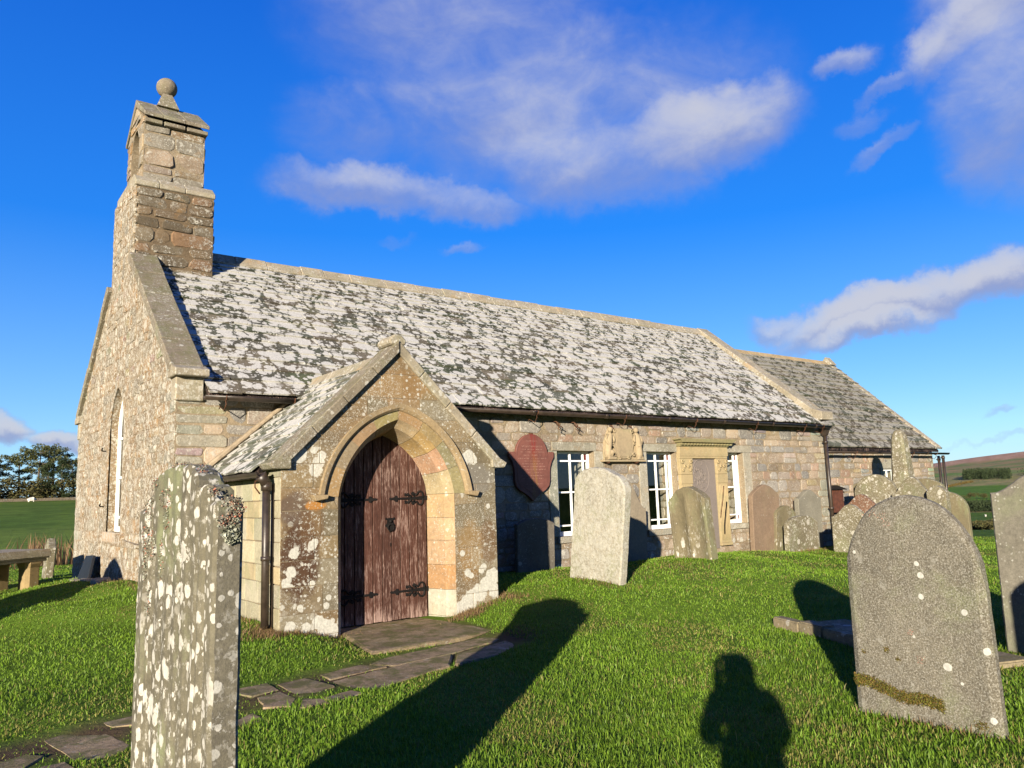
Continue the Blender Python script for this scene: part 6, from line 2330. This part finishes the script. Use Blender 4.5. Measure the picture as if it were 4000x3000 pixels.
def leaves(cent, rad3, n, size, rs, flat=.5):
    """n small leaf cards spread through ellipsoid clumps"""
    cent = np.asarray(cent, float)
    rad3 = np.asarray(rad3, float)
    k = rs.randint(0, len(cent), n)
    d = rs.normal(0, 1, (n, 3))
    d /= np.linalg.norm(d, axis=1)[:, None]
    p = cent[k] + d * rad3[k] * (rs.uniform(.15, 1, (n, 1)) ** .45)
    a = rs.normal(0, 1, (n, 3))
    a[:, 2] *= flat
    a /= np.linalg.norm(a, axis=1)[:, None]
    b = np.cross(a, rs.normal(0, 1, (n, 3)))
    b /= np.linalg.norm(b, axis=1)[:, None] + 1e-9
    s = size * rs.uniform(.5, 1.4, (n, 1))
    V = np.stack((p - a * s, p + b * s * .55, p + a * s, p - b * s * .55), 1).reshape(-1, 3)
    return V


def pine(x, y, h, spread, label, seed, low=.5):
    rs = np.random.RandomState(seed)
    t = thing('pine_tree', label, 'tree', (x, y, gz(x, y)), 0, 'pines on the rise beyond the field')
    bm = bmesh.new()
    lean = rs.normal(0, .04, 2)
    pts = [(lean[0] * h * q ** 1.5, lean[1] * h * q ** 1.5, h * q * .9 - .4 * (q == 0)) for q in (0, .15, .35, .55, .75, .9, 1)]
    tube(bm, pts, [.024 * h * (1 - .75 * i / 6) for i in range(7)], 7)
    cents, rads = [], []
    nb = 11
    for k in range(nb):
        q = low + (1 - low) * (k + rs.uniform(0, 1)) / nb
        ang = k * 2.4 + rs.uniform(-.4, .4)
        ln = spread * (1.05 - abs(q - .72) * 1.1) * rs.uniform(.6, 1.1)
        base = Vector((lean[0] * h * q ** 1.5, lean[1] * h * q ** 1.5, h * q * .88))
        tip = base + Vector((math.cos(ang) * ln, math.sin(ang) * ln, h * .05 + ln * .18))
        tube(bm, [base, base.lerp(tip, .5) + Vector((0, 0, -.03 * h * .3)), tip], [.006 * h, .0045 * h, .002 * h], 5)
        for s in (.55, .85, 1.05):
            c = base.lerp(tip, s)
            cents.append((c.x + rs.normal(0, .15 * spread * .4), c.y + rs.normal(0, .15 * spread * .4), c.z + .1 * spread * .4))
            rads.append((spread * .26 * rs.uniform(.7, 1.3), spread * .26 * rs.uniform(.7, 1.3), spread * .13 * rs.uniform(.7, 1.3)))
    for k in range(5):
        cents.append((lean[0] * h + rs.normal(0, spread * .3), lean[1] * h + rs.normal(0, spread * .3), h * rs.uniform(.86, .98)))
        rads.append((spread * .33, spread * .33, spread * .15))
    from_bm('trunk', bm, M['bark'], t)
    V = leaves(cents, rads, 4200, h * .016, rs, .4)
    from_np('crown', V, np.arange(len(V)), np.full(len(V) // 4, 4), M['pine'], t)


def spruce(x, y, h, w, label, seed, mat='spruce', nm='spruce_tree', grp='dark conifers on the rise beyond the field'):
    rs = np.random.RandomState(seed)
    t = thing(nm, label, 'tree', (x, y, gz(x, y)), 0, grp)
    bm = bmesh.new()
    tube(bm, [(0, 0, -.3), (0, 0, h * .5), (0, 0, h * .95)], [.02 * h, .012 * h, .003 * h], 6)
    from_bm('trunk', bm, M['bark'], t)
    cents, rads = [], []
    for k in range(46):
        q = rs.uniform(.10, 1)
        r_ = w * (1 - q) ** .75 * rs.uniform(.4, 1.0) + .06 * w
        a = rs.uniform(0, 6.28)
        cents.append((math.cos(a) * r_, math.sin(a) * r_, h * q))
        rads.append((w * .28, w * .28, w * .17))
    V = leaves(cents, rads, 4200, h * .017, rs, .5)
    from_np('crown', V, np.arange(len(V)), np.full(len(V) // 4, 4), M[mat], t)


def bush(x, y, w, h, label, seed, nm='shrub', mat='autumn', grp=None, n=1500, z=None):
    rs = np.random.RandomState(seed)
    bm = None
    cents = [(rs.normal(0, w * .28), rs.normal(0, w * .28), h * rs.uniform(.25, .8)) for _ in range(14)]
    rads = [(w * .28, w * .28, h * .25)] * 14
    V = leaves(cents, rads, n, max(.05, h * .045), rs, .7)
    o = from_np(nm, V, np.arange(len(V)), np.full(len(V) // 4, 4), M[mat], None, None, False, (x, y, gz(x, y) if z is None else z))
    tag(o, label, 'shrub', grp)
    return o


def pol(az, r):
    return r * math.sin(rad(az)), r * math.cos(rad(az))


# shelter belt seen left of the gable
TR = [(3.3, 168, 10.2, 3.2, 'pine', 'pine with open crown at the left border of the photo'),
      (4.35, 172, 11.6, 3.6, 'pine', 'pine with bare trunk and flat crown, second from the left border'),
      (5.35, 166, 13.2, 4.6, 'pine', 'broad tallest pine in the middle of the shelter belt'),
      (6.15, 171, 12.8, 4.4, 'pine', 'spreading pine just right of the tallest one'),
      (7.35, 168, 9.9, 3.2, 'pine', 'smaller pine next to the dark conifers'),
      (8.3, 167, 9.2, 3.2, 'pine', 'pine nearest to the gable wall of the church'),
      (5.9, 161, 8.8, 2.9, 'spruce', 'dark conifer in front of the tallest pine'),
      (6.65, 160, 9.4, 3.0, 'spruce', 'dark conifer in the middle of the shelter belt'),
      (7.65, 161, 8.4, 2.7, 'spruce', 'dark conifer in front of the smaller pine'),
      (8.6, 162, 7.6, 2.6, 'spruce', 'dark conifer beside the gable wall of the church'),
      (2.2, 167, 9.5, 3.2, 'pine', 'pine just outside the left border'),
      (9.6, 168, 9.6, 3.2, 'pine', 'pine hidden behind the gable wall')]
for k, (a, r, h, w, kd, lb) in enumerate(TR):
    x, y = pol(a, r)
    h, w = h * .76, w * .85
    if kd == 'pine':
        pine(x, y, h, w, lb, 50 + k, .42)
    else:
        spruce(x, y, h, w, lb, 70 + k)
rs = np.random.RandomState(17)
cents, rads = [], []
for i in range(170):
    a = rs.uniform(-1, 12)
    x, y = pol(a, rs.uniform(158, 164))
    cents.append((x, y, gz(x, y) + rs.uniform(.3, 3.6)))
    rads.append((1.5, 1.5, 1.0))
V = leaves(cents, rads, 17000, .24, rs, .6)
kind(from_np('undergrowth', V, np.arange(len(V)), np.full(len(V) // 4, 4), M['hedge']), 'stuff')
# field wall below the trees
bm = bmesh.new()
rng = random.Random(2)
for i in range(220):
    a = -6 + i * .095
    for lay in range(2):
        x, y = pol(a + (lay % 2) * .045, 155.5)
        x2, y2 = pol(a + .09 + (lay % 2) * .045, 155.5)
        zz = gz(x, y) - .12 + lay * .30
        dx, dy = (x2 - x), (y2 - y)
        L = math.hypot(dx, dy)
        th = .32 - lay * .05
        box(bm, (0.0, -th, 0), (L * rng.uniform(.85, 1.1), th, .30 * rng.uniform(.85, 1.15)), 0, lambda p, q, r_: Vector((x + dx / L * p - dy / L * q, y + dy / L * p + dx / L * q, zz + r_)))
fw = from_bm('field_wall', bm, stone_mat('field_wall_stone', (.115, .095, .068), .3, darkamt=.4, bump=.03, bscale=4))
tag(fw, 'long low drystone wall along the top of the field under the trees', 'wall')

# plantations on the far hill
rs = np.random.RandomState(23)


def plantation(name, a0, a1, r0_, r1_, n, h, lab):
    cents, rads = [], []
    for i in range(n):
        a, r = rs.uniform(a0, a1), rs.uniform(r0_, r1_)
        x, y = pol(a, r)
        z = gz(x, y)
        for q, w in ((.15, 1.0), (.4, .8), (.65, .55), (.88, .25)):
            cents.append((x, y, z + h * q))
            rads.append((h * .26 * w, h * .26 * w, h * .17))
    V = leaves(cents, rads, n * 46, h * .055, rs, .6)
    o = from_np(name, V, np.arange(len(V)), np.full(len(V) // 4, 4), M['spruce'])
    kind(o, 'stuff')
    return o


plantation('conifer_plantation', 67.05, 69.6, 885, 1000, 360, 9.2, '')
plantation('conifer_wood', 66.4, 71.5, 393, 414, 480, 4.7, '')
plantation('hilltop_wood', 70.0, 72.5, 980, 1020, 90, 8, '')
SH = [(67.3, 433, 3.8, 3.4, 'dark round bush in the middle of the green hill field hedge'), (68.0, 438, 3.3, 3.0, 'pale round bush right of the dark bush in the hill field hedge'),
      (66.7, 436, 4.2, 2.2, 'low bush left of the dark bush in the hill field hedge'), (65.62, 760, 5, 6.4, 'round bush on the hillside touching the end of the chancel'),
      (68.7, 436, 4.2, 2.4, 'bush in the hill field hedge near the tall speckled headstone')]
for k, (a, r, w, h, lb) in enumerate(SH):
    x, y = pol(a, r)
    bush(x, y, w, h, lb, 90 + k, 'bush', 'hedge', 'bushes in the hill hedges')
for k, (a, r, w, h, lb) in enumerate(((67.6, 36, 1.5, .42, 'dark shrub beyond the churchyard edge, between the two right hand headstones'), (68.6, 38, 1.6, .6, 'shrub beyond the churchyard edge behind the tall speckled headstone'))):
    x, y = pol(a, r)
    bush(x, y, w, h, lb, 120 + k, 'bush', 'hedge', 'shrubs at the churchyard edge', 5000)
# hedge lines on the hill
cents, rads = [], []
for i in range(160):
    a = 63.5 + i * .025
    x, y = pol(a, 732 + (a - 66) * 60)
    cents.append((x, y, gz(x, y) + .6))
    rads.append((2.0, 2.0, 1.0))
V = leaves(cents, rads, 5000, .6, rs, .7)
kind(from_np('hedgerow', V, np.arange(len(V)), np.full(len(V) // 4, 4), M['autumn']), 'stuff')
# rough stalks in front of the gable corner
P = []
for _ in range(260):
    P.append((rs.normal(2.75, .45), rs.uniform(24.5, 27)))
P = np.array(P)
P = P[(P[:, 1] > 24)]
n = len(P)
cols = np.array((.20, .12, .06)) * rs.uniform(.4, 1.3, (n, 1))
kind(blades(P[:, 0], P[:, 1], rs.uniform(.3, .95, n), rs.uniform(.015, .04, n), cols, rs, .25, 'dead_stalks'), 'stuff')

def skin_layer(me):
    bm = bmesh.new()
    bm.from_mesh(me)
    bm.verts.layers.skin.verify()
    bm.to_mesh(me)
    bm.free()


# sheep
M['wool'] = plain('wool', (.62, .58, .50), .95, 0, .02, 20, .1)
M['sface'] = plain('sheep_face', (.10, .09, .08), .8)


def sheep(x, y, rz, label):
    t = thing('sheep', label, 'sheep', (x, y, gz(x, y) - .18), rz, 'sheep grazing in the fields')
    me = bpy.data.meshes.new('sheep_body')
    vs = [(0, 0, .62), (.35, 0, .64), (-.35, 0, .62), (.52, 0, .70), (.66, 0, .58), (.78, 0, .46), (.32, .14, .35), (.32, .15, .02), (.32, -.14, .35), (.32, -.15, .02), (-.34, .14, .36), (-.38, .15, .20), (-.34, .15, .02), (-.34, -.14, .36), (-.38, -.15, .20), (-.34, -.15, .02), (-.52, 0, .60), (-.58, 0, .42)]
    es = [(0, 1), (0, 2), (1, 3), (3, 4), (4, 5), (1, 6), (6, 7), (1, 8), (8, 9), (2, 10), (10, 11), (11, 12), (2, 13), (13, 14), (14, 15), (2, 16), (16, 17)]
    rr_ = [.30, .27, .29, .15, .11, .07, .08, .04, .08, .04, .10, .05, .04, .10, .05, .04, .12, .05]
    me.from_pydata(vs, es, [])
    skin_layer(me)
    for i, r_ in enumerate(rr_):
        me.skin_vertices[0].data[i].radius = (r_, r_)
    me.skin_vertices[0].data[0].use_root = True
    o = link('body', me, M['wool'], t)
    o.modifiers.new('skin', 'SKIN')
    s = o.modifiers.new('sub', 'SUBSURF')
    s.levels = s.render_levels = 1
    bm = bmesh.new()
    ball(bm, (.76, 0, .48), .095, 2, 0, (1.3, .8, .9))
    for sg in (-1, 1):
        ball(bm, (.68, sg * .11, .60), .06, 1, 0, (.5, 1.2, .5))
    from_bm('face', bm, M['sface'], t)


for a, r, rz, lb in ((5.05, 149, .3, 'white sheep grazing alone in the field left of the gable'), (67.1, 330, 2.6, 'sheep in the lower field, left of the pair near the wood'), (68.0, 328, .4, 'sheep in the lower field nearest to the tall speckled headstone'), (67.05, 376, 1.0, 'distant sheep below the dark wood')):
    x, y = pol(a, r)
    sheep(x, y, rz, lb)

# ---------------------------------------------------------------- the photographer, whose shadow lies on the grass
M['coat'] = plain('dark_jacket', (.03, .035, .05), .8, 0, .002, 40, .2)
M['skin'] = plain('skin', (.45, .26, .18), .55, 0, 0, 10, .05)
M['trouser'] = plain('trousers', (.05, .05, .055), .85)
M['hair'] = plain('brown_hair', (.06, .04, .025), .6)
fwd = Vector((.603, .798, 0))
rgt = Vector((.798, -.603, 0))
per_ = thing('person', 'person in a dark jacket standing at the viewpoint holding up a small camera', 'person', (0, 0, 0))
hc = rgt * .055 - fwd * .24


def S3(r_, f_, z):
    p = hc + rgt * r_ + fwd * f_
    return (p.x, p.y, z)


vs = [S3(0, -.02, .88), S3(0, -.03, 1.05), S3(0, -.04, 1.22), S3(0, -.03, 1.32), S3(0, 0, 1.40), S3(0, .0, 1.48), S3(0, .0, 1.56)]
es = [(0, 1), (1, 2), (2, 3), (3, 4), (4, 5), (5, 6)]
rr_ = [.19, .19, .21, .17, .11, .115, .11]
mt = []


def chain(start, pts):
    prev = start
    for p, r_ in pts:
        vs.append(p)
        rr_.append(r_)
        es.append((prev, len(vs) - 1))
        prev = len(vs) - 1
    return prev


for s in (-1, 1):
    chain(3, [(S3(s * .19, -.02, 1.31), .11), (S3(s * .25, .03, 1.14), .085), (S3(s * .15, .14, 1.24), .055), (S3(s * .08 - .04, .185, 1.42), .045), (S3(s * .06 - .07, .195, 1.52), .038)])
    chain(0, [(S3(s * .10, -.02, .80), .10), (S3(s * .12, .0, .48), .065), (S3(s * .13, -.02, .10), .048), (S3(s * .14, .10, .05), .045)])
me = bpy.data.meshes.new('person_body')
me.from_pydata(vs, es, [])
skin_layer(me)
tmp = link('body', me, [M['coat'], M['skin'], M['trouser']], per_)
sk = tmp.modifiers.new('skin', 'SKIN')
for i, r_ in enumerate(rr_):
    me.skin_vertices[0].data[i].radius = (r_, r_)
me.skin_vertices[0].data[0].use_root = True
sb = tmp.modifiers.new('sub', 'SUBSURF')
sb.levels = sb.render_levels = 2
# face, hair, fingers, shoes
bm = bmesh.new()
ball(bm, S3(0, .03, 1.54), .088, 3, 0, (.9, .95, 1.2))
ball(bm, S3(0, .118, 1.53), .014, 2, 0, (1, 1, 1.5))
for s in (-1, 1):
    ball(bm, S3(s * .083, .02, 1.535), .022, 2, 0, (.5, .8, 1.3))
from_bm('face', bm, M['skin'], per_)
bm = bmesh.new()
for s in (-1, 1):
    ball(bm, S3(s * .032, .105, 1.555), .011, 2)
tube(bm, [S3(-.025, .112, 1.49), S3(0, .117, 1.488), S3(.025, .112, 1.49)], .005, 6)
from_bm('eyes_and_mouth', bm, M['hair'], per_)
bm = bmesh.new()
ball(bm, S3(0, -.02, 1.535), .138, 3, 0, (1.0, 1.0, 1.05))
tube(bm, [S3(0, -.02, 1.36), S3(0, -.02, 1.44), S3(0, -.02, 1.52)], [.17, .13, .11], 14)
from_bm('hood', bm, M['coat'], per_)
for s in (-1, 1):
    bm = bmesh.new()
    b0 = Vector(S3(s * .06 - .075, .195, 1.545))
    ball(bm, b0, .034, 2, 0, (.8, .8, 1.2))
    for k in range(4):
        z = .028 - k * .018
        q = b0 + Vector((0, 0, z))
        tube(bm, [q, q + fwd * .022 - rgt * s * .004, q + fwd * .028 - rgt * s * (.032 + .004 * (k == 1)), q + fwd * .020 - rgt * s * .05], [.009, .0085, .008, .006], 6)
    tube(bm, [b0 + Vector((0, 0, -.01)), b0 - fwd * .02 - rgt * s * .02 + Vector((0, 0, .0)), b0 - fwd * .018 - rgt * s * .045 + Vector((0, 0, .012))], [.011, .010, .007], 6)
    from_bm('hand', bm, M['skin'], per_)
    bm = bmesh.new()
    ball(bm, S3(s * .14, .07, .05), .055, 3, 0, (1, 1, .8))
    ball(bm, S3(s * .145, .14, .04), .048, 3, 0, (1, 1, .75))
    ball(bm, S3(s * .135, -.0, .05), .05, 3, 0, (1, 1, .9))
    from_bm('shoe', bm, M['iron'], per_)
bm = bmesh.new()
C0 = -fwd * .055
box(bm, (-.055, -.016, 1.567), (.055, .012, 1.632), 0, lambda p, q, r_: C0 + rgt * p + fwd * q + Vector((0, 0, r_)), .005)
o = from_bm('pocket_camera', bm, M['iron'])
tag(o, 'small black camera held up in the hands of the person', 'camera')
